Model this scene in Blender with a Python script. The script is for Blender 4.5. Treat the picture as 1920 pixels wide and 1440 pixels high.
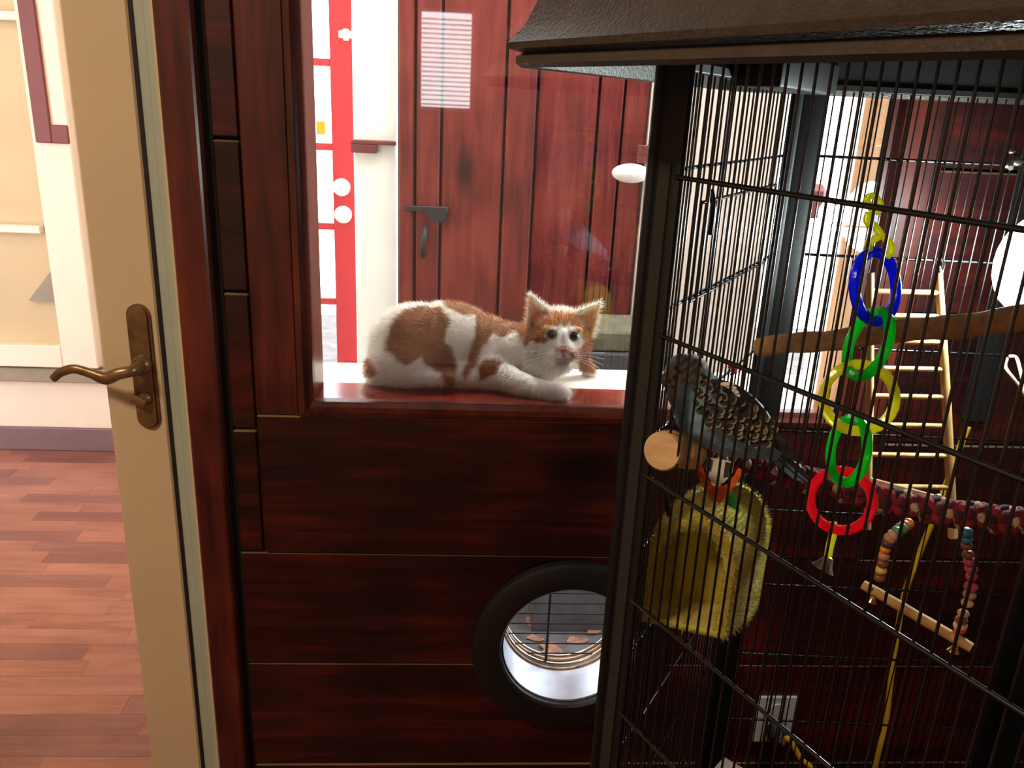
import bpy, bmesh, math, random
import numpy as np
from mathutils import Vector, Matrix, noise as mnoise

for o in list(bpy.data.objects):
    bpy.data.objects.remove(o, do_unlink=True)
SC = bpy.context.scene
COL = SC.collection
RND = random.Random(11)

# ------------------------------------------------------------------ camera
F, PITCH, ROLL, YAW = 1556.7, math.radians(18.87), math.radians(2.668), math.radians(3.789)
CAM = Vector((0, 0, 1.40))
_f = Vector((math.sin(YAW), math.cos(YAW), 0)); _r = Vector((math.cos(YAW), -math.sin(YAW), 0)); _u = Vector((0, 0, 1))
FW = _f * math.cos(PITCH) - _u * math.sin(PITCH)
_u2 = _u * math.cos(PITCH) + _f * math.sin(PITCH)
RT = _r * math.cos(ROLL) + _u2 * math.sin(ROLL)
UP = _u2 * math.cos(ROLL) - _r * math.sin(ROLL)
cd = bpy.data.cameras.new('camera'); cam = bpy.data.objects.new('camera', cd); COL.objects.link(cam)
cd.sensor_width = 36; cd.lens = 36 * F / 1920; cd.clip_start = 0.02; cd.clip_end = 200
m = Matrix((RT, UP, -FW)).transposed().to_4x4(); m.translation = CAM
cam.matrix_world = m
SC.camera = cam

# ------------------------------------------------------------------ world, sun, exposure
w = bpy.data.worlds.new('world'); SC.world = w; w.use_nodes = True
bg = w.node_tree.nodes['Background']; bg.inputs[0].default_value = (0.93, 0.97, 1.0, 1); bg.inputs[1].default_value = 7.0
sl = bpy.data.lights.new('sun', 'SUN'); sl.energy = 2.5; sl.angle = 0.03; sl.color = (1, 0.95, 0.86)
so = bpy.data.objects.new('sun', sl); COL.objects.link(so)
so.rotation_euler = Vector((0.20, -0.25, -0.90)).to_track_quat('-Z', 'Y').to_euler()
vs = SC.view_settings
vs.view_transform = 'Standard'; vs.look = 'None'; vs.exposure = 0.0; vs.gamma = 1.0; vs.use_curve_mapping = False

# ------------------------------------------------------------------ geometry helpers
def at(px, py, Y):
    d = RT * (px - 960) - UP * (py - 720) + FW * F
    return CAM + d * (Y / d.y)
def topx(p):
    d = Vector(p) - CAM
    z = d.dot(FW)
    return 960 + F * d.dot(RT) / z, 720 - F * d.dot(UP) / z

def hd(deg):
    a = math.radians(deg); return Vector((math.sin(a), math.cos(a), 0))

def box(bm, x0, x1, y0, y1, z0, z1, bev=0.0, seg=1):
    mt = Matrix.Translation(((x0+x1)/2, (y0+y1)/2, (z0+z1)/2)) @ Matrix.Diagonal((abs(x1-x0), abs(y1-y0), abs(z1-z0), 1))
    vs_ = bmesh.ops.create_cube(bm, size=1, matrix=mt)['verts']
    if bev > 0:
        es = list({e for v in vs_ for e in v.link_edges})
        bmesh.ops.bevel(bm, geom=es, offset=bev, segments=seg, affect='EDGES', profile=0.5)

def obox(bm, c, ax, ay, az, hx, hy, hz, bev=0.0):
    """oriented box: centre, three axes, half sizes"""
    ax, ay, az = Vector(ax).normalized(), Vector(ay).normalized(), Vector(az).normalized()
    mt = Matrix((ax*2*hx, ay*2*hy, az*2*hz)).transposed().to_4x4(); mt.translation = Vector(c)
    vs_ = bmesh.ops.create_cube(bm, size=1, matrix=mt)['verts']
    if bev > 0:
        es = list({e for v in vs_ for e in v.link_edges})
        bmesh.ops.bevel(bm, geom=es, offset=bev, segments=2, affect='EDGES', profile=0.5)

def frames(pts):
    pts = [Vector(p) for p in pts]; n = len(pts); out = []
    t = (pts[1]-pts[0]).normalized()
    a = Vector((0, 0, 1)) if abs(t.z) < 0.9 else Vector((1, 0, 0))
    nrm = (a - t*a.dot(t)).normalized()
    for i in range(n):
        if i == 0: t = pts[1]-pts[0]
        elif i == n-1: t = pts[-1]-pts[-2]
        else: t = pts[i+1]-pts[i-1]
        t = t.normalized()
        nrm = nrm - t*nrm.dot(t)
        nrm = nrm.normalized() if nrm.length > 1e-6 else t.orthogonal().normalized()
        out.append((pts[i], t, nrm, t.cross(nrm)))
    return out

def tube(bm, pts, r, seg=8, cap=True, flat=1.0):
    n = len(pts)
    rs = r if isinstance(r, (list, tuple)) else [r]*n
    rings = []
    for (p, t, a, b), rr in zip(frames(pts), rs):
        rings.append([bm.verts.new(p + a*(rr*math.cos(2*math.pi*k/seg)) + b*(rr*flat*math.sin(2*math.pi*k/seg))) for k in range(seg)])
    for i in range(n-1):
        for k in range(seg):
            bm.faces.new((rings[i][k], rings[i][(k+1) % seg], rings[i+1][(k+1) % seg], rings[i+1][k]))
    if cap:
        bm.faces.new(rings[0][::-1]); bm.faces.new(rings[-1])

def smooth_path(pts, n=24):
    """Catmull-Rom through the points"""
    P = [Vector(p) for p in pts]; P = [P[0]*2-P[1]] + P + [P[-1]*2-P[-2]]
    out = []
    segs = len(P)-3; per = max(2, n//segs)
    for i in range(segs):
        p0, p1, p2, p3 = P[i:i+4]
        for k in range(per):
            t = k/per
            out.append(0.5*((2*p1) + (p2-p0)*t + (2*p0-5*p1+4*p2-p3)*t*t + (3*p1-p0-3*p2+p3)*t**3))
    out.append(P[-2].copy())
    return out

def torus(bm, c, nrm, R, r, seg=40, rs=10, a0=0.0, a1=None, rb=None):
    nrm = Vector(nrm).normalized(); a = nrm.orthogonal().normalized(); b = nrm.cross(a); c = Vector(c)
    rings = []
    for i in range(seg):
        th = 2*math.pi*i/seg; d = a*math.cos(th)+b*math.sin(th)
        rings.append([bm.verts.new(c + d*(R + r*math.cos(2*math.pi*k/rs)) + nrm*((rb or r)*math.sin(2*math.pi*k/rs))) for k in range(rs)])
    for i in range(seg):
        for k in range(rs):
            bm.faces.new((rings[i][k], rings[(i+1) % seg][k], rings[(i+1) % seg][(k+1) % rs], rings[i][(k+1) % rs]))

def lathe(bm, prof, base, axis, seg=24, cap=True):
    """profile [(radius, height)] spun about an axis through base"""
    axis = Vector(axis).normalized(); a = axis.orthogonal().normalized(); b = axis.cross(a); base = Vector(base)
    rings = []
    for r, h in prof:
        rings.append([bm.verts.new(base + axis*h + (a*math.cos(2*math.pi*k/seg)+b*math.sin(2*math.pi*k/seg))*max(r, 1e-5)) for k in range(seg)])
    for i in range(len(rings)-1):
        for k in range(seg):
            bm.faces.new((rings[i][k], rings[i][(k+1) % seg], rings[i+1][(k+1) % seg], rings[i+1][k]))
    if cap:
        bm.faces.new(rings[0][::-1]); bm.faces.new(rings[-1])

def ell(bm, c, rad, ax=None, sub=3):
    """ellipsoid; ax = direction of the first radius"""
    if ax is None: R3 = Matrix.Identity(3)
    else:
        x = Vector(ax).normalized(); up = Vector((0, 0, 1)) if abs(x.z) < 0.95 else Vector((0, 1, 0))
        y = up.cross(x).normalized(); z = x.cross(y); R3 = Matrix((x, y, z)).transposed()
    mt = Matrix.Translation(Vector(c)) @ R3.to_4x4() @ Matrix.Diagonal((rad[0], rad[1], rad[2], 1))
    bmesh.ops.create_icosphere(bm, subdivisions=sub, radius=1, matrix=mt)

def limb(bm, pts, rs, sub=2, steps=8):
    pts = [Vector(p) for p in pts]
    for i in range(len(pts)-1):
        for k in range(steps+1):
            t = k/steps
            r = rs[i]*(1-t)+rs[i+1]*t
            bmesh.ops.create_icosphere(bm, subdivisions=sub, radius=r, matrix=Matrix.Translation(pts[i].lerp(pts[i+1], t)))

def prism(bm, poly, d):
    """extrude a closed polygon (list of Vectors) by the vector d"""
    d = Vector(d); A = [bm.verts.new(Vector(p)) for p in poly]; B = [bm.verts.new(Vector(p)+d) for p in poly]
    n = len(A)
    bm.faces.new(A[::-1]); bm.faces.new(B)
    for i in range(n): bm.faces.new((A[i], A[(i+1) % n], B[(i+1) % n], B[i]))

WL = {}
def thing(name, loc, label=None, cat=None, group=None, kind=None):
    o = bpy.data.objects.new(name, None); COL.objects.link(o); o.location = loc; o.empty_display_size = 0.02
    WL[o.name] = Vector(loc); tag(o, label, cat, group, kind); return o
def tag(o, label=None, cat=None, group=None, kind=None):
    if label: o['label'] = label
    if cat: o['category'] = cat
    if group: o['group'] = group
    if kind: o['kind'] = kind
    return o
def put(o, parent):
    COL.objects.link(o)
    if parent is not None:
        o.parent = parent; o.matrix_parent_inverse = Matrix.Translation(-WL.get(parent.name, Vector((0, 0, 0))))
def obj(name, bm, mat, parent=None, smooth=None, label=None):
    """bmesh in world coordinates -> ONE mesh object"""
    me = bpy.data.meshes.new(name)
    bmesh.ops.recalc_face_normals(bm, faces=bm.faces[:])
    bm.to_mesh(me); bm.free()
    for mm in (mat if isinstance(mat, (list, tuple)) else [mat]): me.materials.append(mm)
    if smooth is not None:
        me.shade_smooth()
        if smooth < 170: me.set_sharp_from_angle(angle=math.radians(smooth))
    o = bpy.data.objects.new(name, me); put(o, parent)
    if label: o['label'] = label
    return o
def clone(o, parent, loc=None):
    c = o.copy(); put(c, parent)
    if loc is not None: c.location = loc
    return c
def B(): return bmesh.new()
def bx(name, mat, parent, *a, bev=0.0, smooth=None, label=None):
    b = B(); box(b, *a, bev=bev); return obj(name, b, mat, parent, smooth, label)

# ------------------------------------------------------------------ materials
def lin(r, g, b):
    f = lambda c: (c/255)/12.92 if c/255 <= 0.04045 else ((c/255+0.055)/1.055)**2.4
    return (f(r), f(g), f(b), 1)
def newmat(name):
    mt = bpy.data.materials.new(name); mt.use_nodes = True
    nt = mt.node_tree; return mt, nt, nt.nodes['Principled BSDF']
def N(nt, typ, **kw):
    n = nt.nodes.new(typ)
    for k, v in kw.items():
        if hasattr(n, k): setattr(n, k, v)
    return n
def plain(name, c, rough=0.5, metal=0.0, var=0.12, scale=30, bump=0.0, spec=0.5, coat=0.0):
    """colour with a slight procedural variation and optional fine bump"""
    mt, nt, p = newmat(name)
    tc = N(nt, 'ShaderNodeTexCoord'); nz = N(nt, 'ShaderNodeTexNoise'); nz.inputs['Scale'].default_value = scale; nz.inputs['Detail'].default_value = 4
    nt.links.new(tc.outputs['Object'], nz.inputs['Vector'])
    rp = N(nt, 'ShaderNodeValToRGB'); e = rp.color_ramp.elements
    e[0].position = 0.3; e[1].position = 0.7
    e[0].color = tuple(x*(1-var) for x in c[:3])+(1,); e[1].color = tuple(min(1, x*(1+var)) for x in c[:3])+(1,)
    nt.links.new(nz.outputs['Fac'], rp.inputs[0]); nt.links.new(rp.outputs[0], p.inputs['Base Color'])
    p.inputs['Roughness'].default_value = rough; p.inputs['Metallic'].default_value = metal
    p.inputs['Specular IOR Level'].default_value = spec; p.inputs['Coat Weight'].default_value = coat
    if bump > 0:
        b = N(nt, 'ShaderNodeBump'); b.inputs['Strength'].default_value = bump; b.inputs['Distance'].default_value = 0.002
        n2 = N(nt, 'ShaderNodeTexNoise'); n2.inputs['Scale'].default_value = scale*6; nt.links.new(tc.outputs['Object'], n2.inputs['Vector'])
        nt.links.new(n2.outputs['Fac'], b.inputs['Height']); nt.links.new(b.outputs[0], p.inputs['Normal'])
    return mt
def wood(name, dark, mid, light, along='x', rough=0.35, knots=True, coat=0.2, gs=1.0, spec=0.4):
    """stained timber: stretched grain, slow colour drift, dark knots, per-piece offset"""
    mt, nt, p = newmat(name)
    tc = N(nt, 'ShaderNodeTexCoord'); oi = N(nt, 'ShaderNodeObjectInfo')
    ad = N(nt, 'ShaderNodeVectorMath'); ad.operation = 'MULTIPLY_ADD'
    cb = N(nt, 'ShaderNodeCombineXYZ')
    for i in range(3): nt.links.new(oi.outputs['Random'], cb.inputs[i])
    nt.links.new(cb.outputs[0], ad.inputs[0]); ad.inputs[1].default_value = (37, 11, 23); nt.links.new(tc.outputs['Object'], ad.inputs[2])
    mp = N(nt, 'ShaderNodeMapping'); s = {'x': (1.2, 14, 14), 'y': (14, 1.2, 14), 'z': (14, 14, 1.2)}[along]
    mp.inputs['Scale'].default_value = tuple(k*gs for k in s); nt.links.new(ad.outputs[0], mp.inputs['Vector'])
    g = N(nt, 'ShaderNodeTexNoise'); g.inputs['Scale'].default_value = 3; g.inputs['Detail'].default_value = 8; g.inputs['Roughness'].default_value = 0.62; g.inputs['Distortion'].default_value = 0.6
    nt.links.new(mp.outputs[0], g.inputs['Vector'])
    d = N(nt, 'ShaderNodeTexNoise'); d.inputs['Scale'].default_value = 5*gs; d.inputs['Detail'].default_value = 3; nt.links.new(ad.outputs[0], d.inputs['Vector'])
    mx = N(nt, 'ShaderNodeMath'); mx.operation = 'MULTIPLY_ADD'; mx.inputs[1].default_value = 0.55
    m2 = N(nt, 'ShaderNodeMath'); m2.operation = 'MULTIPLY'; m2.inputs[1].default_value = 0.45
    nt.links.new(d.outputs['Fac'], m2.inputs[0]); nt.links.new(g.outputs['Fac'], mx.inputs[0]); nt.links.new(m2.outputs[0], mx.inputs[2])
    rp = N(nt, 'ShaderNodeValToRGB'); e = rp.color_ramp.elements
    e[0].position = 0.36; e[0].color = dark; e[1].position = 0.64; e[1].color = light
    q = e.new(0.5); q.color = mid
    nt.links.new(mx.outputs[0], rp.inputs[0]); out = rp.outputs[0]
    if knots:
        mk = N(nt, 'ShaderNodeMapping'); ks = {'x': (2.2, 5, 5), 'y': (5, 2.2, 5), 'z': (5, 5, 2.2)}[along]
        mk.inputs['Scale'].default_value = tuple(k*gs for k in ks); nt.links.new(ad.outputs[0], mk.inputs['Vector'])
        v = N(nt, 'ShaderNodeTexVoronoi'); v.inputs['Scale'].default_value = 1.0; nt.links.new(mk.outputs[0], v.inputs['Vector'])
        kr = N(nt, 'ShaderNodeValToRGB'); kr.color_ramp.elements[0].position = 0.07; kr.color_ramp.elements[1].position = 0.2
        kr.color_ramp.elements[0].color = (0.12, 0.10, 0.12, 1); kr.color_ramp.elements[1].color = (1, 1, 1, 1)
        nt.links.new(v.outputs['Distance'], kr.inputs[0])
        ml = N(nt, 'ShaderNodeMix'); ml.data_type = 'RGBA'; ml.blend_type = 'MULTIPLY'; ml.inputs[0].default_value = 0.9
        nt.links.new(out, ml.inputs[6]); nt.links.new(kr.outputs[0], ml.inputs[7]); out = ml.outputs[2]
    nt.links.new(out, p.inputs['Base Color'])
    p.inputs['Roughness'].default_value = rough; p.inputs['Coat Weight'].default_value = coat; p.inputs['Coat Roughness'].default_value = 0.10 if coat > 0.9 else 0.25
    p.inputs['Specular IOR Level'].default_value = spec
    b = N(nt, 'ShaderNodeBump'); b.inputs['Strength'].default_value = 0.25; b.inputs['Distance'].default_value = 0.001
    nt.links.new(g.outputs['Fac'], b.inputs['Height']); nt.links.new(b.outputs[0], p.inputs['Normal'])
    return mt
def glassmat(name, ior=1.5, tint=(1, 1, 1, 1)):
    mt = bpy.data.materials.new(name); mt.use_nodes = True; nt = mt.node_tree; nt.nodes.clear()
    o = N(nt, 'ShaderNodeOutputMaterial'); mx = N(nt, 'ShaderNodeMixShader'); fr = N(nt, 'ShaderNodeFresnel'); fr.inputs[0].default_value = ior
    tr = N(nt, 'ShaderNodeBsdfTransparent'); tr.inputs[0].default_value = tint; gl = N(nt, 'ShaderNodeBsdfGlossy'); gl.inputs['Roughness'].default_value = 0.02
    nt.links.new(fr.outputs[0], mx.inputs[0]); nt.links.new(tr.outputs[0], mx.inputs[1]); nt.links.new(gl.outputs[0], mx.inputs[2]); nt.links.new(mx.outputs[0], o.inputs[0])
    return mt
def plastic(name, c):
    """tinted see-through plastic: diffuse + translucent + coat"""
    mt = bpy.data.materials.new(name); mt.use_nodes = True; nt = mt.node_tree; nt.nodes.clear()
    o = N(nt, 'ShaderNodeOutputMaterial')
    tl = N(nt, 'ShaderNodeBsdfTranslucent'); tl.inputs[0].default_value = c
    p = N(nt, 'ShaderNodeBsdfPrincipled'); p.inputs['Base Color'].default_value = c; p.inputs['Roughness'].default_value = 0.15; p.inputs['Transmission Weight'].default_value = 0.35
    nz = N(nt, 'ShaderNodeTexNoise'); nz.inputs['Scale'].default_value = 120; b = N(nt, 'ShaderNodeBump'); b.inputs['Strength'].default_value = 0.3; b.inputs['Distance'].default_value = 0.002
    tc = N(nt, 'ShaderNodeTexCoord'); nt.links.new(tc.outputs['Object'], nz.inputs['Vector']); nt.links.new(nz.outputs['Fac'], b.inputs['Height']); nt.links.new(b.outputs[0], p.inputs['Normal'])
    mx = N(nt, 'ShaderNodeMixShader'); mx.inputs[0].default_value = 0.55
    nt.links.new(p.outputs[0], mx.inputs[1]); nt.links.new(tl.outputs[0], mx.inputs[2]); nt.links.new(mx.outputs[0], o.inputs[0])
    return mt
def emis(name, c, s):
    mt, nt, p = newmat(name); p.inputs['Base Color'].default_value = c; p.inputs['Emission Color'].default_value = c; p.inputs['Emission Strength'].default_value = s; return mt
def vcol(name, rough=0.9, sheen=0.3, sub=0.0, bump=0.0):
    mt, nt, p = newmat(name)
    a = N(nt, 'ShaderNodeVertexColor'); a.layer_name = 'Col'; nt.links.new(a.outputs[0], p.inputs['Base Color'])
    p.inputs['Roughness'].default_value = rough; p.inputs['Sheen Weight'].default_value = sheen; p.inputs['Specular IOR Level'].default_value = 0.2
    if sub > 0:
        p.inputs['Subsurface Weight'].default_value = sub; p.inputs['Subsurface Radius'].default_value = (1, 0.7, 0.5); p.inputs['Subsurface Scale'].default_value = 0.012
    if bump > 0:
        tc = N(nt, 'ShaderNodeTexCoord'); nz = N(nt, 'ShaderNodeTexNoise'); nz.inputs['Scale'].default_value = 250; nz.inputs['Detail'].default_value = 4; nt.links.new(tc.outputs['Object'], nz.inputs['Vector'])
        b = N(nt, 'ShaderNodeBump'); b.inputs['Strength'].default_value = bump; b.inputs['Distance'].default_value = 0.003; nt.links.new(nz.outputs['Fac'], b.inputs['Height']); nt.links.new(b.outputs[0], p.inputs['Normal'])
    return mt

M = {}
M['mahog'] = wood('mahogany_board', lin(18, 4, 5), lin(46, 11, 10), lin(86, 22, 15), 'x', rough=0.38)
M['mahog_v'] = wood('mahogany_upright', lin(46, 15, 12), lin(84, 31, 23), lin(110, 46, 32), 'z', rough=0.36)
M['sillwood'] = wood('varnished_sill', lin(70, 16, 10), lin(112, 34, 22), lin(150, 56, 34), 'x', rough=0.22, coat=1.0)
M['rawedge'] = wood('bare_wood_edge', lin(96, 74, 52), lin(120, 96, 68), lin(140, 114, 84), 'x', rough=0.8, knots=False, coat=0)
M['dark'] = plain('dark_gap', lin(10, 6, 6), 0.9)
M['doorcream'] = plain('cream_door_paint', lin(214, 192, 158), 0.45, var=0.03, scale=6)
M['framewhite'] = plain('pale_frame_paint', lin(176, 186, 172), 0.4, var=0.05, scale=10)
M['rubber'] = plain('black_rubber', lin(18, 18, 18), 0.7)
M['brass'] = plain('aged_brass', lin(136, 108, 74), 0.34, 0.6, var=0.3, scale=40)
M['white'] = plain('white_paint', lin(238, 232, 220), 0.5, var=0.03, scale=8)
M['cream'] = plain('cream_paint', lin(252, 249, 236), 0.55, var=0.04, scale=7)
M['creamwall'] = plain('cream_wall_paint', lin(226, 204, 184), 0.6, var=0.05, scale=5)
M['redpaint'] = plain('red_gloss_paint', lin(186, 36, 48), 0.35, var=0.06, scale=9)
M['redwood'] = wood('red_stained_plank', lin(70, 20, 20), lin(112, 38, 33), lin(132, 54, 44), 'z', rough=0.55, coat=0.05, spec=0.25)
M['redtrim'] = plain('brown_red_trim', lin(108, 44, 40), 0.5)
M['iron'] = plain('black_iron', lin(44, 48, 50), 0.5, 0.5)
M['glass'] = glassmat('window_glass', 1.75)
M['glass2'] = glassmat('door_glass', 1.3)
M['cage'] = plain('black_powder_coat', lin(9, 9, 9), 0.5, 0.0, spec=0.35, var=0.2, scale=200, bump=0.25)
M['cagewire'] = plain('black_wire', lin(9, 10, 11), 0.26, 0.0, spec=0.6)
M['roof'] = plain('brown_grey_hammered_roof', lin(62, 53, 46), 0.46, 0.2, var=0.15, scale=60, bump=0.35)
M['strip'] = plain('dark_textured_strip', lin(40, 37, 32), 0.6, 0.0, var=0.3, scale=300, bump=0.5, spec=0.3)
M['perchwood'] = wood('perch_wood', lin(136, 96, 54), lin(168, 124, 76), lin(186, 146, 96), 'x', rough=0.7, knots=False, coat=0, gs=3)
M['ladderwood'] = wood('ladder_wood', lin(160, 116, 66), lin(192, 150, 94), lin(214, 178, 120), 'z', rough=0.7, knots=False, coat=0, gs=3)
M['blockwood'] = wood('pale_block_wood', lin(190, 150, 106), lin(206, 168, 122), lin(216, 182, 138), 'x', rough=0.75, knots=False, coat=0, gs=2)
M['yellowpl'] = plastic('yellow_plastic', lin(240, 236, 70)); M['bluepl'] = plastic('blue_plastic', lin(10, 50, 235))
M['greenpl'] = plastic('green_plastic', lin(10, 205, 60)); M['redpl'] = plastic('red_plastic', lin(238, 20, 60)); M['pinkpl'] = plastic('magenta_plastic', lin(190, 20, 110))
M['steel'] = plain('bright_steel', lin(190, 186, 178), 0.25, 1.0); M['gold'] = plain('gold_bell_metal', lin(200, 160, 96), 0.25, 1.0)
M['cord'] = plain('yellow_cord', lin(216, 168, 24), 0.6)
M['twine'] = plain('pale_twine', lin(206, 190, 160), 0.9)
M['outlet'] = plain('outlet_plate', lin(206, 200, 192), 0.4, var=0.03)
M['concrete'] = plain('dark_concrete', lin(92, 88, 88), 0.85, var=0.35, scale=14, bump=0.4)
M['zinc'] = plain('galvanised_liner', lin(196, 204, 222), 0.4, 0.55, var=0.2, scale=18)
M['rusty'] = plain('stained_metal_ring', lin(150, 120, 92), 0.45, 0.6, var=0.5, scale=50)
M['blackpl'] = plain('black_moulded_plastic', lin(15, 14, 14), 0.55, bump=0.2)

# ------------------------------------------------------------------ the near room
D = 1.2                                   # the boarded wall stands 1.2 m from the viewer
def ST(name, bm, mat, **k):
    o = obj(name, bm, mat, **k); o['kind'] = 'structure'; return o
CE = 2.45
b = B(); box(b, -2.2, 2.4, -2.0, D, -0.05, 0); ST('floor', b, M['redtrim'])
b = B(); box(b, -2.2, 2.4, -2.0, D+0.1, CE, CE+0.05); ST('ceiling', b, M['white'])
b = B(); box(b, -2.25, -2.2, -2.05, D+0.1, 0, CE); ST('wall_left', b, M['creamwall'])
b = B(); box(b, 2.4, 2.45, -2.05, D+0.1, 0, CE); ST('wall_right', b, M['creamwall'])
# back wall with its window opening (seen only mirrored in the glass)
BW = -2.0
YG = 1.206                                # plane of the glass
_a = at(782, 206, 2*YG-BW); _b = at(892, 18, 2*YG-BW)
wx0, wx1, wz0, wz1 = _a.x, _b.x, _a.z, _b.z
b = B()
box(b, -2.2, wx0, BW-0.05, BW, 0, CE); box(b, wx1, 2.4, BW-0.05, BW, 0, CE); box(b, wx0, wx1, BW-0.05, BW, 0, wz0); box(b, wx0, wx1, BW-0.05, BW, wz1, CE)
ST('wall_back', b, M['creamwall'])
wn = thing('window_2', ((wx0+wx1)/2, BW, wz0), 'small bright blind-covered window on the wall behind the viewer, mirrored in the glass', kind='structure')
b = B(); fw = 0.018
box(b, wx0, wx1, BW-0.04, BW-0.01, wz0, wz0+fw); box(b, wx0, wx1, BW-0.04, BW-0.01, wz1-fw, wz1); box(b, wx0, wx0+fw, BW-0.04, BW-0.01, wz0+fw, wz1-fw); box(b, wx1-fw, wx1, BW-0.04, BW-0.01, wz0+fw, wz1-fw)
obj('frame', b, M['white'], wn)
zz = wz0+0.03; first = None
while zz < wz1-0.03:
    if first is None:
        b = B(); obox(b, (0, 0, 0), (1, 0, 0), (0, 0.93, 0.36), (0, -0.36, 0.93), (wx1-wx0)/2-0.02, 0.009, 0.0005); first = obj('slat', b, M['white'], wn); first.location = ((wx0+wx1)/2, BW-0.025, zz)
    else: clone(first, wn, ((wx0+wx1)/2, BW-0.025, zz))
    zz += 0.022
# ceiling lamp near the door: gives the warm room light
def ceiling_lamp(loc, label, power, colr, r=0.15):
    t = thing('ceiling_lamp', loc, label, 'lamp')
    x, y, z = loc
    b = B(); lathe(b, [(r*0.5, 0), (r*0.5, -0.02), (r*0.9, -0.03), (r, -0.04)], (x, y, z), (0, 0, 1), 32); obj('base', b, M['white'], t, 40)
    b = B(); lathe(b, [(r*0.98, -0.04), (r*0.9, -0.065), (r*0.6, -0.085), (r*0.2, -0.092)], (x, y, z), (0, 0, 1), 32); obj('shade', b, emis('lamp_shade_glow', colr+(1,), 2.0), t, 60)
    l = bpy.data.lights.new('lamp_light', 'AREA'); l.shape = 'DISK'; l.size = r*2; l.energy = power; l.color = colr
    lo = bpy.data.objects.new('lamp_light', l); COL.objects.link(lo); lo.location = (0, 0, -0.10); lo.parent = t
    return t
ceiling_lamp((-0.95, -0.1, CE), 'round white ceiling lamp above the near room', 27, (1.0, 0.78, 0.52))

# ------------------------------------------------------------------ boarded wall in front (horizontal mahogany boards round a window and a pet port)
DX = -0.346                               # where the boards end beside the door casing
WXL, WXR, WZ0, WZ1 = -0.222, 0.60, 0.952, 1.98   # window opening
PX, PZ, PRI, PRO = 0.198, 0.518, 0.116, 0.168    # pet port
HS = 0.117
gro = [1.4 - D*(0.0558+0.1785*k) for k in range(-4, 7)]       # z of the joints
WR = 2.2
wf = thing('wall_front', (0.2, D+0.05, 0), 'dark red-brown wall of horizontal boards below and around the window', kind='structure')
b = B(); y0, y1 = D+0.016, D+0.09
box(b, DX-0.075, WXL-0.02, y0, y1, 0, CE); box(b, WXR+0.02, WR, y0, y1, 0, CE); box(b, WXL-0.02, WXR+0.02, y0, y1, WZ1+0.02, CE)
box(b, WXL-0.02, PX-HS, y0, y1, 0, WZ0-0.02); box(b, PX+HS, WXR+0.02, y0, y1, 0, WZ0-0.02)
box(b, PX-HS, PX+HS, y0, y1, 0, PZ-HS); box(b, PX-HS, PX+HS, y0, y1, PZ+HS, WZ0-0.02)
obj('backing', b, M['dark'], wf)
def board(x0, x1, z0, z1, yf=D, notch=None, mat=None, name='board', th=0.016, mitre=0):
    """one board; its upper edge is bare wood"""
    b = B(); g = 0.0022
    if notch is None: box(b, x0, x1, yf, yf+th, z0+g, z1-g, bev=0.0022)
    else:
        nx0, nx1, nz0, nz1 = notch
        zs = sorted({z0+g, max(z0+g, nz0), min(z1-g, nz1), z1-g}); xs = [x0, nx0, nx1, x1]
        vv = {}
        def V(i, j, k):
            if (i, j, k) not in vv: vv[(i, j, k)] = b.verts.new((xs[i], (yf, yf+th)[j], zs[k]))
            return vv[(i, j, k)]
        cells = [(i, k) for i in range(3) for k in range(len(zs)-1) if not (i == 1 and zs[k] >= nz0-1e-6 and zs[k+1] <= nz1+1e-6)]
        for i, k in cells:
            b.faces.new((V(i, 0, k), V(i+1, 0, k), V(i+1, 0, k+1), V(i, 0, k+1))); b.faces.new((V(i, 1, k), V(i, 1, k+1), V(i+1, 1, k+1), V(i+1, 1, k)))
            if (i, k+1) not in cells: b.faces.new((V(i, 0, k+1), V(i+1, 0, k+1), V(i+1, 1, k+1), V(i, 1, k+1)))
            if (i, k-1) not in cells: b.faces.new((V(i, 0, k), V(i, 1, k), V(i+1, 1, k), V(i+1, 0, k)))
            if (i-1, k) not in cells: b.faces.new((V(i, 0, k), V(i, 0, k+1), V(i, 1, k+1), V(i, 1, k)))
            if (i+1, k) not in cells: b.faces.new((V(i+1, 0, k), V(i+1, 1, k), V(i+1, 1, k+1), V(i+1, 0, k+1)))
    b.faces.ensure_lookup_table(); bmesh.ops.recalc_face_normals(b, faces=b.faces[:])
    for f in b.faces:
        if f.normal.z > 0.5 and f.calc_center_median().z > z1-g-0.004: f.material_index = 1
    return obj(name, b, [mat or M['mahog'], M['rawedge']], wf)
CX0 = -0.308; APZ = gro[7]               # casing left edge, apron foot
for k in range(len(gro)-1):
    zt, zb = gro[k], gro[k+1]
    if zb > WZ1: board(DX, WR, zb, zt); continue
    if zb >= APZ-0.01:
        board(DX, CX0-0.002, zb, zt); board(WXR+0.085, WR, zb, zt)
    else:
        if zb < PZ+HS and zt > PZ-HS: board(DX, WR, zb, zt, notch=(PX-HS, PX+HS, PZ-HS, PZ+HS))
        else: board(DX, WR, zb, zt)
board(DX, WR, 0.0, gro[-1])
# flat casing boards round the window and the deep apron under it
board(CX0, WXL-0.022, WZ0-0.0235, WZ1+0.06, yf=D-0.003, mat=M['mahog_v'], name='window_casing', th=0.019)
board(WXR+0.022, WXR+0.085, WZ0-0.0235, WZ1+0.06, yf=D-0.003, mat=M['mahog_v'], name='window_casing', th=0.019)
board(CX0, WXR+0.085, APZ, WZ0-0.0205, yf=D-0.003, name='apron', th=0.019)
board(WXL-0.022, WXR+0.022, WZ1+0.021, WZ1+0.06, yf=D-0.003, name='window_casing', th=0.019)
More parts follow.
